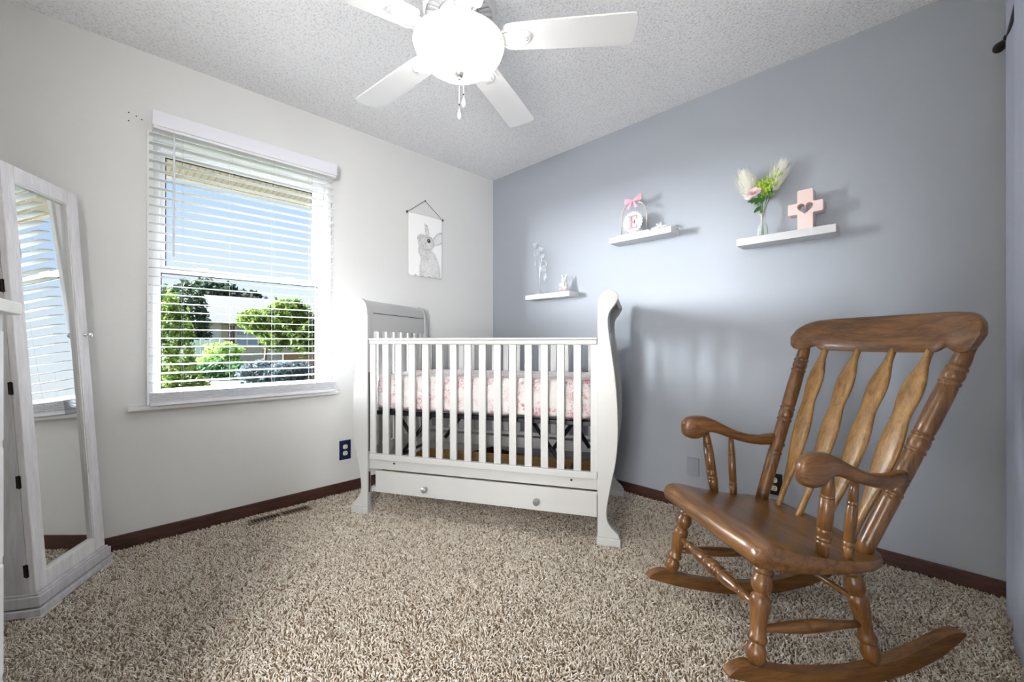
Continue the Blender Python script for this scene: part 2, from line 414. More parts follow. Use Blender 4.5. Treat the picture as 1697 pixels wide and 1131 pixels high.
# ---- blind
bl = thing('window_blind', 'white wide-slat horizontal blind lowered over the window with slats open', 'blind', (0, 0, 0))
BY = 2.705
lab(MB().box(.198, 1.098, YW-.085, YW-.078, 2.058, 2.132).build('valance', 'valance', bl, bevel=.003), 'flat lilac-white valance board')
m = MB(); m.box(.203, 1.092, YW-.078, YW-.016, 2.045, 2.10); m.build('headrail', 'blind', bl, bevel=.003)
nsl = 0; z = 2.020
slz = []
while z > .755:
    slz.append(z); z -= .04375
for i, z in enumerate(slz):
    x0 = .190; x1 = 1.083; tl = .0012; th = .0028; hw = .0255
    m = MB(); n = 6
    top = []; bot = []
    for k in range(n+1):
        u = -1+2*k/n; y = BY+u*hw; zz = z+tl*u+.0012*(1-u*u)
        top.append((y, zz+th/2)); bot.append((y, zz-th/2))
    ring = top+bot[::-1]
    m.loft([[(x0, y, zz) for y, zz in ring], [(x1, y, zz) for y, zz in ring]])
    m.build('slat', 'blind', bl)
m = MB(); 
for j in range(7): m.box(.192, 1.085, BY-.027, BY+.025, .700+.0068*j, .7045+.0068*j)
lab(m.build('stacked_slats', 'valance', bl), 'slats stacked flat at the bottom')
MB().box(.191, 1.086, BY-.028, BY+.026, .681, .699).build('bottom_rail', 'valance', bl, bevel=.003)
for x in (.3196, .5283, .7361, .9439):
    m = MB()
    for yy in (BY-.030, BY+.028): m.tube([(x, yy, 2.05), (x, yy, .70)], .0004, 5)
    for z in slz: m.tube([(x, BY-.030, z-.005), (x, BY+.028, z-.003)], .0004, 4)
    m.build('ladder_cord', M['cord_grey'], bl)
m = MB(); m.lathe((.281, BY-.045, 2.02), (.279, BY-.045, 1.42), [(0,.002),(.01,.0042),(.98,.0046),(1,.003)], 8)
m.tube([(.281, BY-.045, 2.02), (.281, BY-.04, 2.035), (.281, BY-.02, 2.045)], .0012, 6)
lab(m.build('tilt_wand', mat('wand_plastic', (214,216,222), .2), bl), 'slim grey plastic tilt wand')

# ------------------------------------------------------------------ outlets
def outlet(name, label, origin, axis, nrm, w_, h_, plate, body):
    """axis = along wall, nrm = into the room; duplex receptacle"""
    t = thing(name, label, 'outlet', origin)
    A = Vector(axis); N = Vector(nrm); Z = Vector((0,0,1))
    X = lambda v: A*v[0]+N*v[1]+Z*v[2]
    MB().box(-w_/2, w_/2, 0, .006, -h_/2, h_/2).build('cover_plate', plate, t, bevel=.002, xf=X)
    if body:
        for s in (-1, 1):
            c = s*.0215
            pts = [(.0165*math.cos(a)*(1 if abs(math.cos(a)) < .9 else .95), c+max(-.0135, min(.0135, .0165*math.sin(a)))) for a in [2*PI*k/24 for k in range(24)]]
            m = MB().prism(pts, lambda u, v: (u, .005, v), lambda u, v: (u, .0085, v))
            rc = m.build('receptacle', body, t, xf=X)
            m = MB(); m.box(-.0075, -.0050, .0084, .0088, c, c+.009); m.box(.0050, .0072, .0084, .0088, c+.001, c+.008)
            m.lathe((0, .0084, c-.007), (0, .0089, c-.007), [(0,.0026),(1,.0026)], 10)
            m.build('slots', 'slot', rc, xf=X)
        MB().lathe((0,.005,0), (0,.0085,0), [(0,.003),(1,.0028)], 10).build('screw', 'chrome', t, xf=X)
    return t
outlet('wall_outlet', 'navy blue cover plate with ivory outlet on the white wall left of the crib', (1.182, YW, .277), (-1,0,0), (0,-1,0), .076, .128, 'navy', 'ivory')
outlet('wall_outlet', 'black cover plate with ivory outlet on the blue wall behind the rocking chair', (XB, .576, .252), (0,1,0), (-1,0,0), .074, .112, 'black_plate', 'ivory')
t = thing('blank_cover_plate', 'blank plate painted the wall blue, left of the rocking chair', 'cover plate', (XB, .994, .255))
X = lambda v: Vector((-v[1], v[0], v[2]))
MB().box(-.035, .035, 0, .009, -.053, .053).build('cover_plate', mat('blue_plate', (150,155,165), .4), t, bevel=.002, xf=X)
for s in (-1, 1): MB().lathe((0,.005,s*.042), (0,.0075,s*.042), [(0,.003),(1,.0025)], 10).build('screw', 'wall_blue', t, xf=X)
# little nail marks in the wall beside the blind
for i, (x, z) in enumerate(((.118, 2.115), (.146, 2.108), (.166, 2.098), (.118, 2.075))):
    o = MB().lathe((x, YW+.0005, z), (x, YW-.0016, z), [(0,.0035),(1,.0022)], 8).build('nail_hole', 'slot')
    tag(o, ['small dark nail hole farthest left, upper, beside the blind valance', 'small dark nail hole in the middle of the row left of the valance', 'faint nail hole nearest the blind valance', 'small dark nail hole farthest left, lower, beside the blind'][i], 'nail hole', 'nail holes left of the blind')

# ------------------------------------------------------------------ bunny banner
def banner():
    t = thing('wall_banner', 'white cloth banner with a pencil-drawn rabbit looking up, hung by a black cord', 'wall hanging', (1.805, YW, 0))
    x0, x1, zt, zb = -.150, .152, 1.968, 1.492
    nx, nz = 130, 200
    W = x1-x0; Hh = zt-zb
    U, Vv = np.meshgrid((np.arange(nx+1))/nx, np.arange(nz+1)/nz)     # u left-right, v up from bottom
    def sm(a, b, x): t_ = np.clip((x-a)/(b-a), 0, 1); return t_*t_*(3-2*t_)
    def noise(s, seed):
        r = np.random.default_rng(seed); g = r.random((s*2+3, s+3)); yy = Vv*s*2; xx = U*s
        i = yy.astype(int); j = xx.astype(int); fy = yy-i; fx = xx-j
        return (g[i, j]*(1-fx)*(1-fy)+g[i, j+1]*fx*(1-fy)+g[i+1, j]*(1-fx)*fy+g[i+1, j+1]*fx*fy)
    N1 = noise(60, 1); N2 = noise(28, 2); N3 = noise(9, 3)
    def ell(cx, cy, rx, ry, rot=0):
        X_ = U-cx; Y_ = (Vv-cy)*Hh/W; c, s = math.cos(rot), math.sin(rot)
        return np.sqrt(((X_*c+Y_*s)/rx)**2+((-X_*s+Y_*c)/ry)**2)
    D = np.zeros_like(U)
    def shade(e, inner, edge):
        nonlocal D
        m_ = sm(1.08, .9, e); D = np.maximum(D, m_*(inner+edge*np.exp(-((e-.95)/.13)**2))*(.55+.9*N1*N2*1.4))
    body = ell(.63, .05, .33, .66, .05); shade(body, .25, .10)
    chest = ell(.44, .40, .15, .24, .35); shade(chest, .34, .08)
    head = ell(.52, .565, .25, .20, .1); shade(head, .34, .16)
    snout = ell(.37, .63, .13, .10, .4); shade(snout, .30, .20)
    ear1 = ell(.535, .745, .055, .19, .18); shade(ear1, .30, .35)
    ear2 = ell(.90, .665, .24, .13, .75); shade(ear2, .16, .4)
    cheek = ell(.60, .53, .11, .09, 0); D *= (1-.25*sm(1.2, .4, cheek))
    # jaw line and neck strokes
    for (ax, ay, bx, by, wd, k) in ((.36,.56,.50,.44,.010,.55), (.50,.45,.66,.42,.012,.4), (.34,.60,.30,.63,.014,.6), (.31,.655,.36,.67,.012,.5), (.28,.62,.33,.60,.013,.55), (.48,.83,.46,.87,.01,.5), (.74,.62,.86,.75,.012,.35), (.78,.60,.90,.70,.01,.3)):
        px = U-ax; py = (Vv-ay)*Hh/W; dx = bx-ax; dy = (by-ay)*Hh/W; L2 = dx*dx+dy*dy
        tt = np.clip((px*dx+py*dy)/L2, 0, 1); dd = np.sqrt((px-dx*tt)**2+(py-dy*tt)**2)
        D = np.maximum(D, k*np.exp(-(dd/wd)**2)*(.6+.6*N1))
    eye = ell(.585, .605, .050, .050); D = np.maximum(D, .97*sm(1.15, .95, eye))
    D = np.maximum(D, .45*np.exp(-((eye-1.25)/.18)**2)); glint = ell(.575, .615, .013, .012); D *= 1-.8*sm(1.2, .6, glint)
    nose = ell(.325, .645, .03, .022, .4); D = np.maximum(D, .4*sm(1.1, .7, nose))
    D *= sm(0, .02, U)*sm(0, .05, Vv+.02)
    D = np.clip(D*1.0, 0, 1)
    base = np.array(lin((246,246,246))); ink = np.array(lin((40,38,40)))
    C = base*(1-D[..., None])+ink*D[..., None]
    # scalloped lower edge
    sc = .020*np.abs(np.sin(U*PI*5+.0))**.7
    Zz = zb+(Vv*(Hh))
    Zz = np.where(Vv < .25, zb+.022-sc*1.0+(Vv/.25)*(Hh*.25-.022+sc*1.0), Zz)
    Yy = -.010-.004*np.sin(U*PI)-.003*np.sin(Vv*7+U*3)*(1-Vv)-.003
    vs = [(x0+W*U[j, i], Yy[j, i], Zz[j, i]) for j in range(nz+1) for i in range(nx+1)]
    fs = [(j*(nx+1)+i, j*(nx+1)+i+1, (j+1)*(nx+1)+i+1, (j+1)*(nx+1)+i) for j in range(nz) for i in range(nx)]
    mb = MB(); mb.add(vs, fs)
    o = mb.build('cloth', vcol_mat('printed_cloth', 'print', .9), t, smooth=True)
    at = o.data.attributes.new('print', 'FLOAT_COLOR', 'POINT')
    CC = np.ones((C.shape[0]*C.shape[1], 4), np.float32); CC[:, :3] = C.reshape(-1, 3); at.data.foreach_set('color', CC.reshape(-1))
    so = o.modifiers.new('thick', 'SOLIDIFY'); so.thickness = .0012
    MB().lathe((x0-.008, -.011, zt+.001), (x1+.008, -.011, zt+.001), [(0,.0045),(1,.0045)], 10).build('dowel', mat('dowel_white', (225,222,215), .5), t)
    for x in (x0-.009, x1+.009):
        MB().ball((x, -.011, zt+.001), .0085, 10, 6).build('end_knob', 'black_plate', t, smooth=True)
    m = MB(); m.tube([(x0-.004, -.011, zt+.004), (0, -.008, 2.086)], .0016, 6); m.tube([(x1+.004, -.011, zt+.004), (0, -.008, 2.086)], .0016, 6)
    m.build('cord', 'black_plate', t)
    MB().lathe((0, 0, 2.087), (0, -.012, 2.087), [(0,.002),(.8,.002),(.82,.005),(1,.004)], 10).build('nail', 'black_plate', t)
banner()

# ------------------------------------------------------------------ crib
ca = math.atan2(-.877, .481)
crib = thing('baby_crib', 'white sleigh-style baby crib with curved ends and a storage drawer', 'crib', (1.0695, 2.4011, 0), ca)
CL, CD, PT = 1.5255, .735, .034
outer = [(.0042,.036),(.0042,.050),(.012,.060),(.029,.074),(.046,.094),(.058,.115),(.0635,.135),(.062,.175),(.056,.215),(.046,.27),(.030,.35),(.018,.41),(.010,.49),(.0075,.58),(.010,.68),(.018,.79),(.029,.88),(.040,.96),(.050,1.03),(.056,1.09),(.054,1.125),(.044,1.15),(.028,1.17),(.014,1.19),(.006,1.212),(.010,1.232),(.024,1.247),(.044,1.254),(.064,1.252),(.083,1.238),(.096,1.217),(.103,1.19),(.106,1.15)]
post = smooth_pts(outer, 1)+[(.107,1.10),(.107,.036)]
for (mir, y0, nm) in ((0, 0, 'front_left_post'), (1, 0, 'front_right_post'), (0, CD-PT, 'rear_left_post'), (1, CD-PT, 'rear_right_post')):
    fx = (lambda u: CL-u) if mir else (lambda u: u)
    p = MB().prism(post, lambda u, v: (fx(u), y0, v), lambda u, v: (fx(u), y0+PT, v)).build('post', 'crib', crib, bevel=.004)
    m = MB()
    for a, b, z0, z1 in ((-.004, .111, -.006, .036), (-.001, .108, .0361, .043)):
        e = .004 if z0 < 0 else .002
        m.box(min(fx(a), fx(b)), max(fx(a), fx(b)), y0-e, y0+PT+e, z0, z1)
    m.build('foot', 'crib', p, bevel=.004)
# end boards
for mir in (0, 1):
    fx = (lambda u: CL-u) if mir else (lambda u: u)
    path = smooth_pts([(.088,1.06),(.090,1.10),(.092,1.165),(.088,1.20),(.074,1.228),(.052,1.240),(.030,1.234),(.018,1.215)], 2)
    L_ = []; R_ = []
    for i, (x, z) in enumerate(path):
        a = path[max(i-1, 0)]; b = path[min(i+1, len(path)-1)]; dx, dz = b[0]-a[0], b[1]-a[1]; l = math.hypot(dx, dz); nx_, nz_ = dz/l, -dx/l
        L_.append((x+nx_*.009, z+nz_*.009)); R_.append((x-nx_*.009, z-nz_*.009))
    ring = L_+R_[::-1]
    hb = MB().prism(ring, lambda u, v: (fx(u), PT, v), lambda u, v: (fx(u), CD-PT, v)).build('headboard' if not mir else 'footboard', 'crib', crib)
    autosmooth(hb, 50); hb.data.shade_smooth(); autosmooth(hb, 50)
    m = MB(); a = fx(.1012); m.box(min(a, fx(.099)), max(a, fx(.099)), PT+.03, CD-PT-.02, 1.166, 1.170); m.build('groove', 'slot', hb)
    m = MB(); m.box(min(fx(.074), fx(.102)), max(fx(.074), fx(.102)), PT, CD-PT, .30, .372); m.build('end_rail', 'crib', crib, bevel=.003)
    for k in range(8):
        y = .062+k*.0873
        wd = .040 if k < 7 else .04
        m = MB().box(min(fx(.081), fx(.095)), max(fx(.081), fx(.095)), y-wd/2+.0, y+wd/2, .372, 1.062); m.build('end_slat', 'crib', crib, bevel=.003)
X0, X1 = .117, CL-.107+.006
X1 = CL-.109
# front gate
m = MB(); m.box(X0, X1, .000, .028, .984, 1.006); m.build('gate_top_rail', 'crib', crib, bevel=.003)
m = MB(); m.box(X0-.002, X1+.002, -.004, .032, 1.0062, 1.018); m.build('gate_cap', 'crib', crib, bevel=.003)
MB().box(X0, X1, .000, .028, .316, .350).build('gate_bottom_rail', 'crib', crib, bevel=.003)
sx = [.137+(1.404-.137)*i/15 for i in range(16)]
for x in sx:
    MB().box(x-.0195, x+.0195, .006, .022, .350, .984).build('slat', 'crib', crib, bevel=.003)
# apron and drawer
MB().box(.107, CL-.107, .020, .040, .258, .312).build('apron', 'crib', crib, bevel=.002)
for x in (.27, 1.288):
    MB().lathe((x, .021, .297), (x, .0185, .297), [(0,.006),(.6,.006),(1,.004)], 12).build('bolt', 'dark_bronze', crib)
dr = MB().box(.152, 1.417, .012, .030, .126, .250).build('drawer', 'crib', crib, bevel=.002)
MB().box(.158, 1.411, .031, .62, .145, .152).build('drawer_bottom', 'tan_board', dr)
m = MB(); m.box(.150, .158, .031, .62, .13, .235); m.box(1.411, 1.419, .031, .62, .13, .235); m.box(.158, 1.411, .612, .62, .152, .235); m.build('drawer_side', 'tan_board', dr)
for x in (.476, 1.1115):
    k = MB().lathe((x, .012, .176), (x, -.026, .176), [(0,.009),(.15,.007),(.35,.006),(.45,.014),(.62,.0185),(.85,.016),(1,.010)], 8); k.build('knob', mat('faceted_glass_knob', (176,178,182), .12, metal=.75), dr)
    MB().lathe((x, .012, .176), (x, -.004, .176), [(0,.0075),(1,.005)], 12).build('knob_stem', 'chrome', dr)
for a, b in ((.112, .150), (1.42, CL-.109)): MB().box(a, b, .034, .68, .12, .15).build('drawer_runner', 'crib', crib)
# rear side
MB().box(.107, CL-.107, CD-PT+.002, CD-PT+.030, .976, 1.006).build('rear_top_rail', 'crib', crib, bevel=.003)
MB().box(.107, CL-.107, CD-PT+.002, CD-PT+.030, .350, .372).build('rear_bottom_rail', 'crib', crib, bevel=.003)
MB().box(.107, CL-.107, CD-PT+.006, CD-PT+.026, .262, .334).build('rear_apron', 'crib', crib, bevel=.003)
for x in sx:
    MB().box(x-.0195, x+.0195, CD-PT+.008, CD-PT+.024, .372, .976).build('rear_slat', 'crib', crib, bevel=.003)
# hardware track seen beside the left gate stile
m = MB()
for x in (.1085, CL-.1105):
    m.box(x, x+.004, .010, .020, .36, .82); m.box(x, x+.003, .010, .018, .12, .24)
m.build('gate_track', 'dark_bronze', crib)
# mattress (lies in the crib: a thing of its own)
C0 = Vector((1.0695, 2.4011, 0)); rotc = Matrix.Rotation(ca, 3, 'Z')
def mattress():
    x0, x1, y0, y1, z0, z1 = .122, 1.404, .050, .690, .598, .800
    t = thing('crib_mattress', 'thick crib mattress in a pink toile-print fitted sheet', 'mattress', C0+rotc@Vector((0,0,0)), ca)
    nx, ny = 90, 46; rings = []
    prof = []   # vertical profile (inset, z)
    for a in np.linspace(-PI/2, 0, 7): prof.append((.028*(1-math.cos(a)), z0+.028+.028*math.sin(a)))
    prof += [(-.003, z0+.07), (-.004, z0+.11)]
    for a in np.linspace(0, PI/2, 9): prof.append((.045*(1-math.cos(a)), z1-.045+.045*math.sin(a)))
    for e in (.10, .17, .25, .31): prof.append((e, z1+.003*(1-abs(e-.17)*3)))
    def outline(ins):
        pts = []; r0 = .05; rr = max(r0-ins, .004)
        ax, bx, ay, by = x0+ins, x1-ins, y0+ins, y1-ins
        n = 60
        for (cx, cy, a0) in ((bx-rr, ay+rr, -PI/2), (bx-rr, by-rr, 0), (ax+rr, by-rr, PI/2), (ax+rr, ay+rr, PI)):
            for k in range(9):
                a = a0+PI/2*k/8; pts.append((cx+rr*math.cos(a), cy+rr*math.sin(a)))
        # densify long edges
        out = []
        for i in range(len(pts)):
            a, b = pts[i], pts[(i+1) % len(pts)]
            seg = 40 if (i % 9) == 8 else 1
            for s in range(seg): out.append((a[0]+(b[0]-a[0])*s/seg, a[1]+(b[1]-a[1])*s/seg))
        return out
    for ins, z in prof:
        ring = []
        for i, (x, y) in enumerate(outline(ins)):
            wv = .0030*math.sin(x*31+z*55+y*9)+.0022*math.sin(x*73-z*90)+.002*math.sin(y*47+z*60)
            side = 1 if ins < .03 else .3
            dx = x-.76; dy = y-.37; l = math.hypot(dx, dy)+1e-6
            ring.append((x+dx/l*wv*side*.4, y+(-1 if y < .37 else 1)*wv*side, z+(wv*.6 if z > z0+.02 else wv*1.2)))
        rings.append(ring)
    o = MB().loft(rings).build('fitted_sheet', 'toile', t, smooth=True)
mattress()
sp = thing('mattress_base', 'black metal spring frame with folded legs under the crib mattress', 'bed frame', C0, ca)
m = MB(); zf = .568
for a in (((.13,.06),(1.395,.06)), ((1.395,.06),(1.395,.68)), ((1.395,.68),(.13,.68)), ((.13,.68),(.13,.06))):
    (xa, ya), (xb, yb) = a
    m.box(min(xa, xb)-.011, max(xa, xb)+.011, min(ya, yb)-.009, max(ya, yb)+.009, zf, zf+.022)
for y in np.linspace(.12, .62, 6): m.box(.13, 1.395, y-.004, y+.004, zf+.01, zf+.016)
m.build('frame', 'black_metal', sp, bevel=.003)
def bar(a, b, r=.011):
    m = MB(); m.tube([a, b], r, 8); m.build('folding_leg', 'black_metal', sp, smooth=True)
bar((.470,.10,.575),(.262,.10,.325)); bar((.225,.12,.575),(.345,.12,.415)); bar((.636,.14,.570),(.534,.14,.440))
bar((1.06,.10,.575),(1.262,.10,.300)); bar((1.285,.12,.572),(1.165,.12,.405)); bar((1.285,.14,.566),(1.366,.14,.436))
m = MB(); m.tube([(.262,.10,.325), (.262,.45,.325)], .010, 8); m.tube([(1.262,.10,.300), (1.262,.45,.300)], .010, 8); m.build('cross_tube', 'black_metal', sp)

# ------------------------------------------------------------------ rocking chair
k_ = .98
chy = math.atan2(.6157, -.788)
chair = thing('rocking_chair', 'glossy honey-brown wooden rocking chair with turned posts and four flat splats', 'chair', (1.4781*k_, .5415*k_, 0), chy)
def Q(v): return (v[0]*k_, v[1]*k_, v[2]*k_+.0199)
def cb(m, name, mt, bevel=0, smooth=False, parent=None, lb=None):
    o = m.build(name, mt, parent or chair, bevel=bevel, smooth=smooth, xf=Q)
    if lb: lab(o, lb)
    return o
# rockers
top = smooth_pts([(.095,.066),(.080,.079),(.055,.089),(.025,.090),(0,.080),(-.05,.066),(-.11,.050),(-.20,.036),(-.30,.026),(-.37,.027),(-.45,.036),(-.555,.060),(-.63,.083),(-.69,.097),(-.728,.088)], 2)
bot = smooth_pts([(-.728,.080),(-.70,.060),(-.63,.024),(-.556,.002),(-.48,-.012),(-.40,-.0195),(-.32,-.0195),(-.22,-.012),(-.12,.003),(-.03,.024),(.05,.048),(.092,.062)], 2)
for s in (-1, 1):
    ctr = lambda x: s*(.2415+.05*x)
    cb(MB().prism(top+bot, lambda u, v: (u, ctr(u)-.017, v), lambda u, v: (u, ctr(u)+.017, v)), 'rocker', 'wood_x', bevel=.006)
legprof = [(0,.012),(.02,.019),(.06,.0245),(.10,.0265),(.145,.0245),(.185,.019),(.20,.018),(.205,.0235),(.22,.026),(.24,.0258),(.265,.022),(.30,.0195),(.40,.0225),(.50,.0258),(.57,.0268),(.60,.0255),(.622,.0195),(.63,.0175),(.645,.0215),(.68,.0268),(.73,.0278),(.77,.0255),(.80,.020),(.81,.019),(.82,.0235),(.835,.0245),(.845,.0245),(.855,.022),(.87,.0225),(.885,.024),(.90,.0215),(.94,.0205),(1,.019)]
LEG = {}
for s in (-1, 1):
    LEG['f', s] = ((0, s*.2415, .078), (-.058, s*.204, .372)); LEG['r', s] = ((-.400, s*.221, .028), (-.345, s*.192, .345))
    for kk in 'fr': cb(MB().lathe(*LEG[kk, s], legprof, 24), 'leg', 'wood_z', smooth=True)
def onleg(kk, s, z):
    a, b = LEG[kk, s]; t_ = (z-a[2])/(b[2]-a[2]); return tuple(a[i]+(b[i]-a[i])*t_ for i in range(3))
strp = [(0,.0095),(.10,.0105),(.145,.0115),(.15,.0155),(.165,.0165),(.18,.0155),(.185,.0125),(.23,.014),(.30,.0205),(.35,.022),(.385,.0195),(.41,.0165),(.415,.021),(.43,.0225),(.445,.0215),(.45,.018),(.46,.0225),(.50,.0250),(.54,.0225),(.55,.018),(.555,.0215),(.57,.0225),(.585,.021),(.59,.0165),(.615,.0195),(.65,.022),(.70,.0205),(.77,.014),(.815,.0125),(.82,.0155),(.835,.0165),(.85,.0155),(.855,.0115),(.90,.0105),(1,.0095)]
cb(MB().lathe(onleg('f', 1, .222), onleg('f', -1, .222), strp, 20), 'front_stretcher', 'wood_y', smooth=True)
cb(MB().lathe(onleg('r', 1, .205), onleg('r', -1, .205), [(0,.008),(.3,.010),(.7,.010),(1,.008)], 14), 'rear_stretcher', 'wood_y', smooth=True)
for s in (-1, 1):
    cb(MB().lathe(onleg('f', s, .168), onleg('r', s, .142), [(0,.0085),(.15,.012),(.3,.0165),(.4,.018),(.44,.0185),(.445,.017),(.455,.0185),(.47,.0185),(.475,.017),(.485,.0185),(.6,.0175),(.8,.012),(1,.0085)], 16), 'side_stretcher', 'wood_x', smooth=True)
# seat
st = [(.018,.378,.392,.262),(.015,.370,.404,.266),(.007,.362,.414,.269),(-.006,.358,.4205,.272),(-.026,.356,.4235,.274),(-.055,.350,.4200,.277),(-.09,.345,.4110,.279),(-.13,.340,.4000,.281),(-.18,.335,.3890,.281),(-.24,.331,.3760,.280),(-.30,.329,.3680,.277),(-.36,.327,.3640,.271),(-.395,.326,.3625,.257),(-.418,.326,.3615,.232),(-.432,.326,.361,.195),(-.440,.327,.3605,.14)]
rings = []
NY = 16
for (x, zb_, zt_, hw) in st:
    r = []
    rad = min(.010, (zt_-zb_)*.45)
    def sad(y):   # gentle saddle
        f_ = max(0, 1-abs(x+.22)/.2); return -.007*f_*(1-(y/.22)**2 if abs(y) < .22 else 0)
    for j in range(NY+1):
        y = -hw+2*hw*j/NY
        if j in (0, NY): r.append((x-0, y, zt_-rad))
        if j == 0: r.append((x, y+rad*.35, zt_-rad*.3)); continue
        if j == NY: r.insert(-1, (x, y-rad*.35, zt_-rad*.3)); continue
        r.append((x+.012*(abs(y)/hw)**2*(1 if x < -.35 else -1 if x > -.1 else 0), y, zt_+sad(y)))
    r.append((x, hw-.002, zb_+rad)); r.append((x, hw-rad, zb_))
    r.append((x, -hw+rad, zb_)); r.append((x, -hw+.002, zb_+rad))
    rings.append(r)
seat = cb(MB().loft(rings), 'seat', 'wood_y', smooth=True); autosmooth(seat, 55)
# back posts
def postz(s, t_): return (-.372+(-.640+.372)*t_, s*(.2143+(.290-.2143)*t_), .358+(.985-.358)*t_)
pp = [(0,.0215),(.05,.0225),(.26,.0238),(.272,.0238),(.276,.0215),(.281,.0245),(.288,.0255),(.294,.0245),(.298,.0220),(.303,.0225),(.40,.0240),(.475,.0240),(.48,.0215),(.485,.0260),(.493,.0270),(.499,.0250),(.503,.0225),(.515,.0262),(.53,.0268),(.545,.0255),(.553,.0225),(.557,.0260),(.565,.0268),(.571,.0245),(.575,.0225),(.582,.0243),(.62,.0252),(.72,.0252),(.792,.0243),(.797,.0210),(.801,.0255),(.809,.0268),(.815,.0250),(.819,.0222),(.83,.0255),(.842,.0262),(.856,.0250),(.863,.0220),(.867,.0252),(.875,.0262),(.882,.0240),(.885,.0215),(.892,.0228),(.92,.0225),(.945,.0200),(1.0,.0190)]
for s in (-1, 1):
    cb(MB().lathe(postz(s, 0), postz(s, 1.02), pp, 24), 'back_post', 'wood_z', smooth=True)
    a = Vector(postz(s, .345)); cb(MB().lathe(a+Vector((-.018,0,-.004)), a+Vector((-.031,0,-.004)), [(0,.010),(.7,.010),(1,.006)], 12), 'peg', 'wood_z')
# crest rail
crest = smooth_pts([(.338,1.010),(.336,1.035),(.322,1.058),(.298,1.075),(.262,1.086),(.20,1.090),(.10,1.091),(0,1.091),(-.10,1.091),(-.20,1.090),(-.262,1.086),(-.298,1.075),(-.322,1.058),(-.336,1.035),(-.338,1.010),
   (-.334,.988),(-.318,.970),(-.292,.962),(-.268,.966),(-.252,.975),(-.240,.979),(-.226,.978),(-.214,.968),(-.205,.962),(-.15,.960),(0,.958),(.15,.960),(.205,.962),(.214,.968),(.226,.978),(.240,.979),(.252,.975),(.268,.966),(.292,.962),(.318,.970),(.334,.988)], 1, True)
def crx(y, z, off): return (-.662+.060*(y/.338)**2-(z-.97)*.44+off, y, z)
# curved in plan: grid fill between top and bottom outlines
ys = np.linspace(-.3375, .3375, 61)
up = [p for p in crest]
def bounds(y):
    zs = []
    n = len(crest)
    for i in range(n):
        (a, b), (c, d) = crest[i], crest[(i+1) % n]
        if (a-y)*(c-y) <= 0 and a != c: zs.append(b+(d-b)*(y-a)/(c-a))
    return min(zs), max(zs)
rings = []
for y in ys:
    lo, hi = bounds(y); th = .0135
    n = 6; r = []
    e = min(.006, (hi-lo)*.3)
    for t_ in (0, .06, .5, .94, 1): 
        z = lo+(hi-lo)*t_; o_ = th if t_ not in (0, 1) else th-.005
        r.append(crx(y, z, o_))
    for t_ in (1, .94, .5, .06, 0):
        z = lo+(hi-lo)*t_; o_ = th if t_ not in (0, 1) else th-.005
        r.append(crx(y, z, -o_))
    rings.append(r)
cr = cb(MB().loft(rings), 'crest_rail', 'wood_y', smooth=True); autosmooth(cr, 50)
# splats
wtab = [(0,.0085),(.10,.009),(.16,.012),(.24,.020),(.34,.029),(.44,.036),(.50,.0375),(.56,.035),(.62,.029),(.655,.0265),(.69,.028),(.74,.0335),(.79,.0355),(.84,.031),(.89,.021),(.93,.0125),(.96,.0095),(1,.009)]
for yb, yt in ((-.150,-.190), (-.052,-.064), (.052,.064), (.150,.190)):
    rings = []
    for i in range(41):
        t_ = i/40; hw = interp(t_, wtab); th = .0088 if t_ < .12 or t_ > .93 else .0080
        y = yb+(yt-yb)*t_; xt = -.640 if abs(yt) > .1 else -.655
        x = -.392+(xt+.392)*t_-.012*math.sin(PI*t_)*0+.010*math.sin(2*PI*t_)*-.6; z = .352+(.970-.352)*t_
        rr = []
        for a in range(12):
            A = 2*PI*a/12; cx_, sy_ = math.cos(A), math.sin(A)
            px_ = math.copysign(abs(cx_)**.55, cx_)*th; py_ = math.copysign(abs(sy_)**.7, sy_)*hw
            rr.append((x+px_, y+py_, z+px_*.42))
        rings.append(rr)
    cb(MB().loft(rings), 'splat', 'splat', smooth=True)
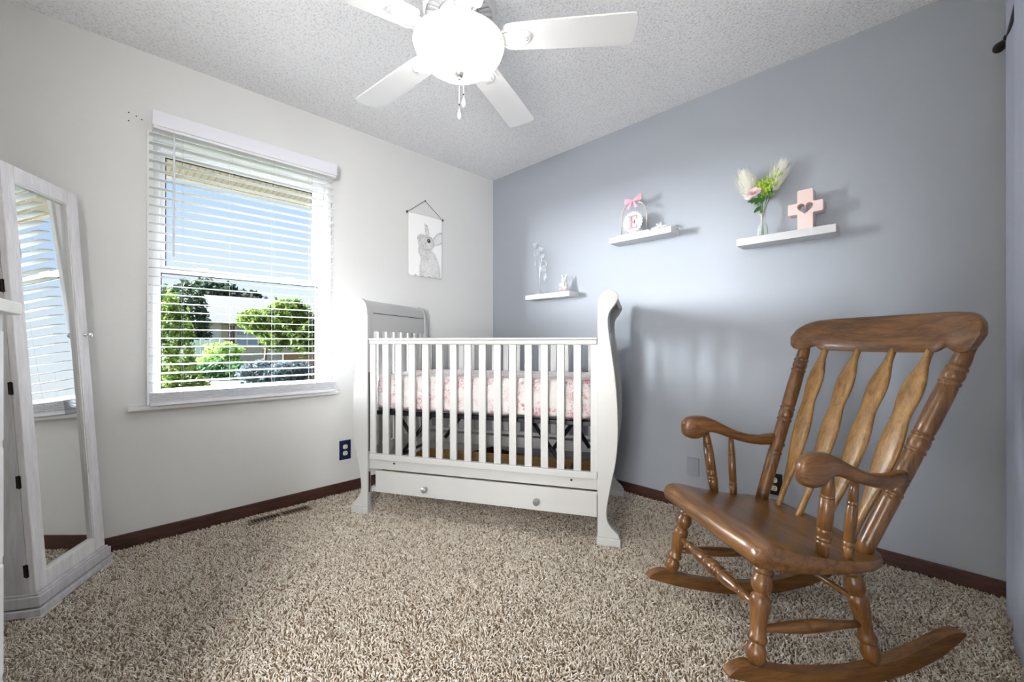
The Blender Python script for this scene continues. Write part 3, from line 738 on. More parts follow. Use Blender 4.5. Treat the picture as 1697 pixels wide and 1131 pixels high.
# arms
arm = [(-.082,.628,.652,.016),(-.086,.612,.668,.030),(-.098,.601,.679,.042),(-.118,.594,.687,.052),(-.142,.595,.690,.057),(-.162,.603,.689,.057),(-.176,.615,.686,.054),(-.190,.622,.681,.051),(-.215,.619,.671,.048),(-.25,.607,.652,.046),(-.30,.589,.629,.044),(-.35,.576,.614,.043),(-.40,.569,.609,.043),(-.435,.570,.614,.042),(-.462,.574,.616,.036)]
for s in (-1, 1):
    rings = []
    for (x, z0, z1, w_) in arm:
        u = (x+.08)/(-.38); cy = .300-.046*u; c = (z0+z1)/2; hh = (z1-z0)/2
        rr = []
        for a in range(20):
            A = 2*PI*a/20; cx_, sz_ = math.cos(A), math.sin(A)
            rr.append((x, s*cy+math.copysign(abs(cx_)**.6, cx_)*w_/2, c+math.copysign(abs(sz_)**.6, sz_)*hh))
        rings.append(rr)
    cb(MB().loft(rings), 'armrest', 'wood_x', smooth=True)
    A0, A1 = (-.1974, s*.2554, .380), (-.183, s*.2954, .628)
    cb(MB().lathe(A0, A1, [(0,.0150),(.16,.0185),(.20,.0190),(.205,.0165),(.215,.0195),(.23,.0200),(.245,.0195),(.25,.0165),(.27,.0190),(.32,.0195),(.345,.0190),(.355,.0165),(.365,.0185),(.5,.0190),(.72,.0180),(.725,.0155),(.735,.0180),(.75,.0180),(.76,.0155),(.77,.0172),(.86,.0150),(1,.0110)], 20), 'arm_spindle', 'wood_z', smooth=True)
    B0, B1 = (-.280, s*.2532, .362), (-.283, s*.2754, .596)
    cb(MB().lathe(B0, B1, [(0,.0115),(.10,.0135),(.17,.0145),(.18,.0120),(.19,.0145),(.215,.0150),(.235,.0140),(.24,.0120),(.26,.0140),(.5,.0145),(.70,.0135),(.71,.0115),(.725,.0140),(.745,.0142),(.755,.0115),(.77,.0130),(.88,.0115),(1,.0095)], 18), 'arm_spindle', 'wood_z', smooth=True)

# ------------------------------------------------------------------ mirror armoire
arz = math.atan2(.9067, .4218)-R(4.4)
ar = thing('mirror_cabinet', 'tall whitewashed wooden jewelry cabinet with a full-length mirror door, leaning back', 'cabinet', (-.1452, 2.2952, 0), arz)
lean = .1076/1.645
D_ = .30
def AX(v):   # local: x along width, y = back (away from normal), z up; sheared/rotated back
    a = math.atan(lean); y, z = v[1], v[2]
    return (v[0], y*math.cos(a)+z*math.sin(a), z*math.cos(a)-y*math.sin(a)*.15)
# local y axis after rotation = rot90(e)=(-.9067,.4218) = -n : good
W_, HH = .375, 1.652
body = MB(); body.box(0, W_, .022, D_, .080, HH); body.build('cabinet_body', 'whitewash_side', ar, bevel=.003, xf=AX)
door = MB(); a0, a1 = .054, .060
door.box(0, a0, 0, .0215, .082, HH); door.box(W_-a1, W_, 0, .0215, .082, HH); door.box(a0, W_-a1, 0, .0215, .082, .118+.02); door.box(a0, W_-a1, 0, .0215, 1.592, HH)
dd = door.build('door', 'whitewash', ar, bevel=.003, xf=AX)
MB().box(a0-.004, W_-a1+.004, .0145, .0165, .134, 1.596).build('mirror', 'mirror', dd, xf=AX)
m = MB(); m.box(a0, a0+.005, .004, .0144, .138, 1.592); m.box(W_-a1-.005, W_-a1, .004, .0144, .138, 1.592); m.box(a0, W_-a1, .004, .0144, .138, .143); m.box(a0, W_-a1, .004, .0144, 1.587, 1.592)
m.build('mirror_bead', 'white_trim', dd, xf=AX)
m = MB(); m.lathe((W_-.022, 0, 1.03), (W_-.022, -.030, 1.03), [(0,.009),(.1,.009),(.2,.005),(.5,.0045),(.6,.009),(.75,.012),(.9,.011),(1,.005)], 14)
m.build('knob', 'chrome', dd, smooth=True, xf=AX)
for z in (.165, .49, .83, 1.20, 1.50):
    m = MB(); m.box(-.0022, .0, .016, .030, z-.022, z+.022); m.lathe((-.002, .0215, z-.024), (-.002, .0215, z+.024), [(0,.0028),(1,.0028)], 8); m.build('hinge', 'dark_bronze', dd, xf=AX)
bs = MB(); bs.box(-.010, W_+.010, -.012, D_+.008, .034, .072); bs.box(-.004, W_+.004, -.004, D_, .072, .081); bs.box(-.003, W_+.003, -.006, D_, .028, .034)
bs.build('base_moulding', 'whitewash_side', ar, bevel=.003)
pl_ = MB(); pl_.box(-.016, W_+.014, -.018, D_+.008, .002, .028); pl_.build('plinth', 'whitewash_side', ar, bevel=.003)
for a, b in ((-.017, .085), (W_-.075, W_+.015)): MB().box(a, b, -.0195, .02, -.006, .002).build('foot', 'white_trim', ar)

# ------------------------------------------------------------------ dresser at the left
dz = math.atan2(.9967, .081)-PI/2
ds = thing('dresser', 'tall white dresser with an overhanging top at the left edge of the view', 'dresser', (-.11, 1.386, 0), dz)
# local x to the right (toward room), y forward (away), origin = far front corner of the top
MB().box(-.44, 0, -.46, 0, 1.052, 1.077).build('top', 'dresser', ds, bevel=.003)
b_ = MB(); b_.box(-.425, -.030, -.445, -.030, .05, 1.051); b_.build('carcass', 'dresser_paint', ds, bevel=.002)
for k in range(4):
    z0 = .09+k*.235
    d = MB().box(-.0295, -.014, -.41, -.065, z0, z0+.222).build('drawer', 'dresser_paint', ds, bevel=.003)
    for y in (-.31,): MB().lathe((-.014, y, z0+.111), (.008, y, z0+.111), [(0,.006),(.4,.006),(.6,.014),(1,.010)], 12).build('knob', 'chrome', d, smooth=True)
m = MB(); m.box(-.0295, -.022, -.062, -.030, .05, 1.051); m.box(-.0295, -.022, -.445, -.413, .05, 1.051); m.build('stile', 'white_trim', ds, bevel=.001)
m = MB(); m.box(-.42, -.035, -.44, -.035, -.006, .05); m.build('plinth', 'dresser_paint', ds)

# ------------------------------------------------------------------ ceiling fan
FX, FY, ZB = .9883, 1.2744, 2.152
fan = thing('ceiling_fan', 'white five-blade ceiling fan with a lit frosted bowl light', 'ceiling fan', (FX, FY, ZB))
m = MB(); m.lathe((0,0,H-ZB), (0,0,H-ZB-.085), [(0,.075),(.3,.074),(.8,.055),(1,.03)], 32); m.build('canopy', 'fan_white', fan, smooth=True)
m = MB(); m.lathe((0,0,.235), (0,0,.100), [(0,.03),(.05,.09),(.2,.128),(.45,.138),(.75,.140),(.9,.136),(1,.128)], 48); autosmooth(m.build('motor_housing', 'fan_white', fan, smooth=True))
m = MB()
for k in range(30):
    a = 2*PI*k/30; c, s = math.cos(a), math.sin(a); w2 = .0045
    r0, r1 = .082, .124
    vs = []
    for (r_, wd) in ((r0, w2*.7), (r1, w2*1.3)):
        for sg in (-1, 1):
            for zz in (.0995, .093): vs.append((c*r_-s*wd*sg, s*r_+c*wd*sg, zz))
    m.add(vs, [(0,1,3,2),(4,6,7,5),(0,4,5,1),(2,3,7,6),(1,5,7,3),(0,2,6,4)])
m.lathe((0,0,.101), (0,0,.090), [(0,.137),(.5,.137),(1,.127)], 48, cap=False)
m.build('vent_fins', 'fan_white', fan)
m = MB(); m.lathe((0,0,.100), (0,0,-.010), [(0,.078),(.25,.078),(.3,.055),(.6,.05),(.7,.085),(1,.09)], 32); m.build('light_fitter', 'fan_white', fan, smooth=True)
def blade_outline():
    r0, r1 = .175, .665
    up_ = [(r0,.044),(r0+.01,.056),(r0+.04,.061),(.35,.066),(.55,.071),(r1-.030,.073),(r1-.012,.069),(r1-.004,.056),(r1,.020),(r1,0)]
    return up_+[(x, -y) for x, y in up_[::-1]][1:]
for k in range(5):
    ang = R(-50+72*k+(3.5 if k == 3 else 0))
    rot = Matrix.Rotation(ang, 3, 'Z')@Matrix.Rotation(R(-6), 3, 'X')
    X = lambda v: rot@Vector(v)
    bd = MB().prism(blade_outline(), lambda u, v: (u, v, -.003), lambda u, v: (u, v, .004)).build('blade', 'fan_white', fan, bevel=.002, xf=X)
    m = MB()
    oval = [(.235+.045*math.cos(a)*(1.0 if math.cos(a) > 0 else 1.4), .036*math.sin(a)) for a in [2*PI*i/28 for i in range(28)]]
    m.prism(oval, lambda u, v: (u, v, -.0032), lambda u, v: (.235+(u-.235)*.86, v*.86, -.0085))
    inner = [(.238+(u-.235)*.62, v*.62) for u, v in oval]
    m.prism(inner, lambda u, v: (u, v, -.008), lambda u, v: (.238+(u-.238)*.8, v*.8, -.0125))
    for yy in (-.012, 0, .012): m.tube([(.205, yy*.6, -.0125), (.262, yy, -.013)], .0022, 6)
    m.prism([(.10,.016),(.15,.018),(.20,.028),(.20,-.028),(.15,-.018),(.10,-.016)], lambda u, v: (u, v, -.0035 if u > .12 else .03), lambda u, v: (u, v, -.010 if u > .12 else .024))
    m.tube([(.165,.030,-.006),(.19,.042,-.008),(.215,.046,-.008),(.245,.045,-.007)], .004, 6); m.tube([(.165,-.030,-.006),(.19,-.042,-.008),(.215,-.046,-.008),(.245,-.045,-.007)], .004, 6)
    m.build('blade_bracket', 'fan_white', bd, bevel=.0015, xf=X)
ZR = -.014    # rim relative to blade level
bw = MB(); rimz = ZR
prof = [(.165,.004),(.1735,.000),(.1750,-.006),(.1700,-.011)]
def ring_lathe(m, prof, n=56):
    vs = []; fs = []
    for r_, z_ in prof:
        for k in range(n): a = 2*PI*k/n; vs.append((r_*math.cos(a), r_*math.sin(a), rimz+z_))
    for i in range(len(prof)-1):
        for k in range(n): k2 = (k+1) % n; fs.append((i*n+k, i*n+k2, (i+1)*n+k2, (i+1)*n+k))
    m.add(vs, fs)
m = MB(); ring_lathe(m, [(.1702,-.0115),(.1685,-.019),(.163,-.034),(.152,-.052),(.134,-.071),(.108,-.090),(.076,-.103),(.040,-.1105),(.004,-.1125)])
MB().lathe((0,0,ZR+.016), (0,0,ZR-.004), [(0,.10),(.3,.150),(.8,.158),(1,.158)], 48).build('uplight_block_pan', 'fan_white', fan, smooth=True)  # added pan, keeps the bowl's light from spilling up onto the fins
bowl = m.build('glass_bowl', 'bowl', fan, smooth=True)
m = MB(); ring_lathe(m, [(.150,.004)]+prof+[(.1702,-.0115)]); lab(m.build('bowl_rim', 'bowl_rim', bowl, smooth=True), 'creamy frosted rim of the glass bowl')
m = MB(); m.lathe((0,0,ZR-.109), (0,0,ZR-.141), [(0,.014),(.05,.0225),(.25,.0215),(.4,.016),(.5,.0145),(.58,.010),(.66,.006),(.75,.0065),(.85,.0075),(1,.002)], 24)
m.build('finial', mat('brushed_nickel', (170,168,166), .35, metal=.7), fan, smooth=True)
for (dx, dy, zt_, zb2, beadz) in ((0, 0, ZR-.141, 1.848-ZB, 1.905-ZB), (.010, -.014, ZR-.118, 1.893-ZB, 1.943-ZB)):
    m = MB(); m.tube([(dx, dy, zt_), (dx, dy, zb2+.034)], .0010, 6)
    pc = m.build('pull_chain', 'silver', fan)
    MB().ball((dx, dy, beadz), .0032, 8, 6).build('bead', 'dark_bronze', pc)
    m = MB(); m.lathe((dx, dy, zb2+.038), (dx, dy, zb2), [(0,.0015),(.15,.003),(.4,.0062),(.65,.0080),(.85,.0062),(1,.0015)], 10)
    m.build('pull_drop', 'crystal', pc, smooth=True)

# ------------------------------------------------------------------ floating shelves and ornaments
def shelf(label, y0, y1, z0, z1, dep):
    t = thing('wall_shelf', label, 'shelf', (XB, (y0+y1)/2, z0), 0, 'white floating shelves on the blue wall')
    h = (y1-y0)/2
    MB().box(-dep, -.001, -h, h, 0, z1-z0).build('board', 'shelf', t, bevel=.0012)
    MB().box(-.006, -.0005, -h+.02, h-.02, .006, z1-z0-.006).build('wall_bracket', 'silver', t)
S1, S2, S3 = 1.3635, 1.681, 1.540
shelf('small white floating shelf nearest the room corner, holding candle holder and rabbit figurine', 1.826, 2.258, 1.327, S1, .115)
shelf('small white floating shelf in the middle, holding the letter ornament', 1.078, 1.497, 1.645, S2, .115)
shelf('widest white floating shelf, on the right, holding flowers and pink cross', .303, .723, 1.502, S3, .115)

# candle holder on shelf 1
cx_, cy_ = 2.450, 2.145
t = thing('candle_holder', 'slender silver candle holder with scroll arms and clear glass cups', 'candle holder', (cx_, cy_, S1))
m = MB(); m.lathe((0,0,0), (0,0,.045), [(0,.036),(.1,.034),(.2,.022),(.6,.010),(1,.004)], 24); m.build('base', 'silver', t, smooth=True)
MB().lathe((0,0,.03), (0,0,.345), [(0,.0035),(1,.003)], 10).build('stem', 'silver', t, smooth=True)
def spiral(c, r0, turns, a0, dirn, axis='y', n=40):
    pts = []
    for i in range(n+1):
        f_ = i/n; r_ = r0*(1-.8*f_); a = a0+dirn*turns*2*PI*f_
        pts.append((c[0], c[1]+r_*math.cos(a), c[2]+r_*math.sin(a)))
    return pts
m = MB()
m.tube([(0,0,.335),(0,.010,.352),(0,.026,.356)]+spiral((0,.040,.330), .028, 1.6, R(110), 1), .0018, 6)
m.tube([(0,-.002,.16)]+[(0,-.006,.20),(0,-.012,.25),(0,-.02,.29)]+spiral((0,-.030,.295), .020, 1.4, R(150), -1), .0018, 6)
m.tube([(0,-.002,.19)]+spiral((0,-.040,.195), .030, 1.8, R(120), -1), .0019, 6)
m.tube([(0,-.02,.26),(0,-.045,.262),(0,-.06,.252),(0,-.068,.235),(0,-.062,.215)], .0018, 6)
m.tube([(0,.040,.300),(0,.041,.285),(0,.044,.275)], .0012, 6)
m.build('scroll_arm', 'silver', t, smooth=True)
for (dy, dz_) in ((.048, .372), (-.012, .335)):
    m = MB(); m.lathe((0,dy,dz_), (0,dy,dz_+.032), [(0,.004),(.3,.010),(.7,.020),(1,.026),(.98,.0235),(.7,.018),(.3,.007)], 20, cap=False); m.build('glass_cup', 'glass', t, smooth=True)
for (dy, dz_) in ((.044, .272), (-.060, .165), (-.045, .150)):
    m = MB(); m.lathe((0,dy,dz_), (0,dy,dz_-.045), [(0,.001),(.4,.005),(.75,.0085),(1,.002)], 8); m.build('crystal_drop', 'crystal', t)

# rabbit figurine
t = thing('rabbit_figurine', 'small white ceramic rabbit figurine in a pink dress', 'figurine', (2.450, 1.905, S1))
m = MB(); m.lathe((0,0,0), (0,0,.010), [(0,.040),(.5,.041),(1,.036)], 20); lab(m.build('base', mat('mossy_base', (170,164,132), .6), t), 'mossy round base')
m = MB(); m.ball((0,0,.045), (.024,.026,.036), 16, 10); m.ball((-.010,.0,.088), (.019,.019,.018), 14, 10); m.ball((-.024,.002,.083), (.009,.010,.008), 10, 6)
m.ball((-.012,.020,.02), (.018,.009,.009), 10, 6); m.ball((-.012,-.020,.02), (.018,.009,.009), 10, 6)
m.ball((-.022,.018,.055), (.009,.008,.016), 10, 6); m.ball((-.022,-.012,.055), (.009,.008,.016), 10, 6)
for dy, tl in ((.012, .012), (-.012, -.008)):
    m.tube([(-.004,dy,.100),(0,dy+tl*.5,.116),(.003,dy+tl,.133)], [.004,.0065,.002], 8)
m.build('body', 'ceramic', t, smooth=True)
m = MB(); m.lathe((0,.012,.018), (-.002,.008,.062), [(0,.030),(.3,.028),(.7,.020),(1,.013)], 18); lab(m.build('dress', 'pink_satin', t, smooth=True), 'pink dress')
m = MB(); m.ball((-.026,-.009,.091), .0026, 8, 6); m.ball((-.026,.010,.091), .0026, 8, 6); m.ball((-.033,.002,.085), .0022, 8, 6); m.build('face_marks', 'black_plate', t)

# arch ornament with letter E
oy = 1.338
t = thing('letter_ornament', 'wire arch ornament with pink bow and scalloped disc lettered E', 'ornament', (2.440, oy, S2))
m = MB(); m.box(-.028, .028, -.118, .112, 0, .010); m.build('base', 'paper', t, bevel=.002)
pts = [(0,.088,.008)]+[(0,.088,.12)]+[(0,.088*math.cos(a),.125+.088*math.sin(a)) for a in np.linspace(0, PI, 20)]+[(0,-.088,.008)]
m = MB(); m.tube(pts, .0030, 8); m.build('wire_arch', 'gold', t, smooth=True)
n = 22; sc_ = []
for k in range(n*6):
    a = 2*PI*k/(n*6); r_ = .061+.009*abs(math.sin(a*n/2))**.6; sc_.append((r_*math.cos(a), .080+r_*math.sin(a)))
m = MB().prism(sc_, lambda u, v: (-.010, u, v), lambda u, v: (-.014, u, v)); dsc = m.build('scalloped_disc', 'paper', t)
# letter E with serifs (mirrored because the reader looks toward +x; +y is to the reader's left)
def er(a0, a1, b0, b1): return (-a1*.00122, -a0*.00122, .080+b0*.00122, .080+b1*.00122)
m = MB()
for (a0, a1, b0, b1) in ((-24,24,-33,-28),(-24,24,28,33),(-16,-4,-28,28),(-4,12,-3,3),(8,12,-9,9),(20,24,-28,-16),(20,24,16,28)):
    y0, y1, z0, z1 = er(a0, a1, b0, b1); m.box(-.0185, -.0141, y0, y1, z0, z1)
lab(m.build('letter', 'letter_pink', dsc), 'pale pink serif capital E')
m = MB()
def loop(sg):
    c = [(0,0),(.020*sg,.014),(.052*sg,.026),(.060*sg,.006),(.050*sg,-.010),(.018*sg,-.006)]
    return c
BZ = .216
for sg in (-1, 1):
    rings = []
    for i in range(9):
        f_ = i/8; y = sg*.060*f_; hz = .006+.016*math.sin(PI*min(1, f_*.85+.05)*.62); th = .004+.014*math.sin(PI*f_)
        zc = BZ+.014*f_*(1.4 if sg < 0 else .4)
        rings.append([(-.010+th*math.cos(a)*.8, y, zc+hz*math.sin(a)) for a in [2*PI*j/10 for j in range(10)]])
    m.loft(rings)
    m.prism([(0,0),(sg*.012,-.004),(sg*.042,-.050),(sg*.030,-.046),(sg*.022,-.058)], lambda u, v: (-.018-abs(u)*.1, u, BZ+v), lambda u, v: (-.020-abs(u)*.1, u, BZ+v))
m.ball((-.016,0,BZ), (.008,.008,.009), 10, 8)
m.build('ribbon_bow', 'pink_satin', t, smooth=False, bevel=.001)

# glass dove cluster
t = tag(None or (lambda m: (m.ball((0,0,.014), (.014,.022,.012), 10, 6), m.ball((-.004,-.018,.026), .009, 8, 6), m.tube([(0,.02,.016),(0,.045,.012),(0,.055,.006)], [.010,.006,.001], 6),
     m.tube([(0,.0,.022),(0,.012,.036),(.002,.022,.042)], [.008,.006,.001], 6), m.tube([(0,-.008,.022),(-.004,-.010,.038),(-.004,-.022,.046)], [.007,.005,.001], 6), m.tube([(0,-.020,.014),(0,-.042,.020),(0,-.052,.010)], [.008,.005,.001], 6), m)[-1])(MB()).build('glass_bird', 'crystal', smooth=True),
     'small clear glass bird figurine on the middle shelf', 'figurine')
t.location = (2.438, 1.170, S2+.001)

# bud vase and flowers
vy = .612
v = thing('bud_vase', 'small clear glass bud vase on the right-hand shelf', 'vase', (2.450, vy, S3+.0005))
m = MB(); m.lathe((0,0,0), (0,0,.120), [(0,.018),(.03,.024),(.35,.025),(.5,.020),(.62,.011),(.72,.010),(.92,.012),(1,.018),(.995,.0165),(.90,.0105),(.72,.008),(.62,.009),(.5,.018),(.35,.0225),(.06,.0215),(.05,.002)], 28, cap=False)
m.build('vase_glass', 'glass', v, smooth=True)
fl = thing('flower_bouquet', 'artificial bouquet of pink rose, lime buds and cream pampas plumes in the vase', 'flowers', (2.450, vy, S3+.010))
m = MB()
for ex, ey, ez in ((-.01,.05,.21),(-.005,.02,.22),(0,-.03,.22),(.005,-.05,.24),(-.012,.0,.20),(0,.035,.20)):
    m.tube([(ex*.3, -ey*.12, .004), (ex*.1, ey*.02, .09), (ex*.4, ey*.35, .15), (ex, ey, ez)], .0017, 6)
m.build('stems', 'stem', fl, smooth=True)
def pampas_mat():
    m, nt, p = new_mat('pampas_fibre'); out = nt.nodes['Material Output']; c = lin((255,254,248))+(1,)
    d = nt.nodes.new('ShaderNodeBsdfDiffuse'); d.inputs[0].default_value = c; t = nt.nodes.new('ShaderNodeBsdfTranslucent'); t.inputs[0].default_value = c
    mx = nt.nodes.new('ShaderNodeMixShader'); mx.inputs[0].default_value = .5
    nt.links.new(d.outputs[0], mx.inputs[1]); nt.links.new(t.outputs[0], mx.inputs[2]); nt.links.new(mx.outputs[0], out.inputs['Surface']); return m
PAMP = pampas_mat()
def plume(base, tip, w_, name='pampas_plume'):
    m = MB(); b = Vector(base); tpt = Vector(tip); ax = (tpt-b)
    up = ax.normalized(); e1 = Vector((0,1,0)); e1 = (e1-up*e1.dot(up)).normalized(); e2 = up.cross(e1)
    m.tube([b, b+ax*.5, tpt], [.004,.003,.0008], 6)
    rr = random.Random(hash(name+str(base)) % 1000 if False else int(abs(base[1])*1e4))
    for i in range(950):
        f_ = rr.random()**.9; c = b+ax*f_*.93; a = rr.random()*2*PI
        L_ = w_*(.55+.6*math.sin(PI*min(1, f_*.9+.12)))*(.6+.5*rr.random())
        dr_ = (e1*math.cos(a)+e2*math.sin(a)*.6)
        end = c+dr_*L_*.62+up*L_*(.42+.5*rr.random()); mid = c+dr_*L_*.38+up*L_*.16
        wv = up.cross(dr_).normalized()*.0011
        m.add([c-wv, c+wv, mid+wv*1.2, mid-wv*1.2, end], [(0,1,2,3),(3,2,4)])
    m.build(name, PAMP, fl, fix=False)
plume((-.01,.052,.195),(-.008,.090,.350),.088); plume((.002,-.035,.215),(.004,-.092,.352),.080)
# rose
m = MB(); rc = Vector((-.030,.030,.218)); rr = random.Random(3)
for layer, (nP, rad, tilt, sz) in enumerate(((3,.005,.15,.012),(5,.010,.45,.017),(6,.016,.85,.021),(7,.021,1.15,.023))):
    for k in range(nP):
        a = 2*PI*k/nP+layer*.5; vs = []; fs = []
        for i in range(5):
            for j in range(5):
                u = (i/4-.5)*1.6; f_ = j/4
                w2 = sz*(math.sin(PI*(.2+.62*f_)))
                r_ = rad*.5+f_*sz*math.sin(tilt)*1.15; z_ = f_*sz*math.cos(tilt)+.002*math.sin(f_*PI)
                aa = a+u*w2/(rad+.010)*.9
                # rose faces the viewer (-x) and up
                x_, y_, zz_ = r_*math.cos(aa), r_*math.sin(aa), z_
                vs.append((rc.x-zz_*.75+x_*.55, rc.y+y_, rc.z+zz_*.6+x_*.8))
        for i in range(4):
            for j in range(4): fs.append((i*5+j, (i+1)*5+j, (i+1)*5+j+1, i*5+j+1))
        m.add(vs, fs)
m.build('rose', 'rose', fl, smooth=True, fix=False)
m = MB(); rc2 = Vector((-.012,.062,.212))
for k in range(7):
    a = 2*PI*k/7; m.ball((rc2.x+.006*math.cos(a), rc2.y+.014*math.cos(a), rc2.z+.010*math.sin(a)), (.006,.012,.008), 8, 6)
m.build('rose_bud', 'rose', fl, smooth=True)
rr = random.Random(5)
m = MB()
for i in range(170):
    f_ = rr.random(); side = rr.choice((0, 1, 1))
    if side: c = Vector((-.010+rr.gauss(0,.010), -.012-.056*f_+rr.gauss(0,.013), .205+.090*f_+rr.gauss(0,.012)))
    else: c = Vector((-.012+rr.gauss(0,.008), .002+rr.gauss(0,.011), .245+.030*f_+rr.gauss(0,.006)))
    m.ball(c, (.0055,.0055,.0080), 7, 5)
m.build('lime_buds', 'bud', fl, smooth=True)
m = MB()
def leafq(c, d, wd, up=(0,0,1)):
    c = Vector(c); d = Vector(d); s_ = d.cross(Vector((1,0,0.3))).normalized()*wd; n_l = d.cross(s_).normalized()*wd*.25
    vs = [c, c+d*.35+s_+n_l, c+d*.7+s_*.8+n_l, c+d, c+d*.7-s_*.8+n_l, c+d*.35-s_+n_l, c+d*.35, c+d*.7]
    m.add(vs, [(0,1,6),(0,6,5),(1,2,7,6),(6,7,4,5),(2,3,7),(7,3,4)])
for c, d, w_ in (((-.01,.01,.19),(-.02,.055,-.012),.010),((-.01,.0,.20),(-.025,.03,-.045),.013),((-.01,-.005,.20),(-.03,-.002,-.050),.015),((0,-.01,.21),(-.01,-.035,.005),.010),((-.008,.005,.15),(-.02,.030,-.035),.010),((-.01,.02,.21),(-.02,-.03,-.03),.014),((0,-.02,.20),(-.02,-.03,.03),.012),((-.01,-.03,.22),(-.01,-.02,-.04),.010),((-.01,.03,.20),(-.02,.015,-.035),.012)):
    leafq(c, d, w_)
m.build('leaves', 'leaf', fl, fix=False)

# pink cross with a heart hole
t = thing('wooden_cross', 'thick pale pink cross with a heart-shaped cutout on the right-hand shelf', 'ornament', (2.420, .424, S3))
cr_ = [(.030,0),(.030,.078),(.069,.078),(.069,.128),(.030,.128),(.030,.190),(-.030,.190),(-.030,.128),(-.069,.128),(-.069,.078),(-.030,.078),(-.030,0)]
cu = bpy.data.curves.new('cross', 'CURVE'); cu.dimensions = '2D'; cu.fill_mode = 'BOTH'; cu.extrude = .028; cu.bevel_depth = .002; cu.bevel_resolution = 1
def rc_(pts, r_):
    out = []
    n = len(pts)
    for i in range(n):
        p, a, b = Vector(pts[i]), Vector(pts[i-1]), Vector(pts[(i+1) % n])
        u = (a-p).normalized()*r_; w2 = (b-p).normalized()*r_
        for f_ in (0, .33, .66, 1): out.append((p+u*(1-f_)**2+w2*f_**2))
    return out
def addsp(pts):
    s = cu.splines.new('POLY'); s.points.add(len(pts)-1)
    for i, p in enumerate(pts): s.points[i].co = (p[0], p[1], 0, 1)
    s.use_cyclic_u = True
addsp(rc_(cr_, .006))
addsp([(.0021*16*math.sin(a)**3, .103+.0021*(13*math.cos(a)-5*math.cos(2*a)-2*math.cos(3*a)-math.cos(4*a))) for a in [2*PI*i/48 for i in range(48)]])
tmp = bpy.data.objects.new('tmp', cu); COL.objects.link(tmp)
dg = bpy.context.evaluated_depsgraph_get(); me = bpy.data.meshes.new_from_object(tmp.evaluated_get(dg)); bpy.data.objects.remove(tmp)
for vv in me.vertices: x, y, z = vv.co; vv.co = (z+.030, -x, y)
me.materials.clear(); me.materials.append(M['pink'])
o = bpy.data.objects.new('cross_block', me); COL.objects.link(o); o.parent = t

# ------------------------------------------------------------------ closet curtain at the right
cur = thing('closet_curtain', 'long grey-blue curtain hanging to the carpet at the right edge', 'curtain', (0, -.197, 0))
nx, nz = 220, 30; vs = []; fs = []
for j in range(nz+1):
    z = .004+2.27*j/nz
    for i in range(nx+1):
        x = .55+(2.395-.55)*i/nx
        A = .0085 if x > 1.85 else .020
        flare = .014*(1-j/nz)**3
        y = A*math.sin(x*22+.6*math.sin(x*5))*min(1, (2.395-x)*9)-.004+.25*A*math.sin(x*51)
        if x > 2.30: x2 = x+.010*(j/nz)-.010*math.exp(-z*5)
        else: x2 = x
        vs.append((x2, y*(1-.25*j/nz)-.002-flare*0, z))
for j in range(nz):
    for i in range(nx): fs.append((j*(nx+1)+i, j*(nx+1)+i+1, (j+1)*(nx+1)+i+1, (j+1)*(nx+1)+i))
mb = MB(); mb.add(vs, fs); o = mb.build('cloth', 'curtain', cur, smooth=True); so = o.modifiers.new('t', 'SOLIDIFY'); so.thickness = .0025
rod = thing('curtain_rod', 'dark bronze curtain rod with a teardrop finial behind the curtain edge', 'curtain rod', (2.42, -.205, 2.115))
MB().lathe((-1.9,0,0), (-.055,0,0), [(0,.008),(1,.008)], 14).build('rod', 'dark_bronze', rod, smooth=True)
MB().lathe((-.06,0,0), (.030,.022,0), [(0,.008),(.1,.012),(.2,.008),(.35,.008),(.55,.013),(.75,.0185),(.9,.0165),(1,.006)], 20).build('finial', 'dark_bronze', rod, smooth=True)

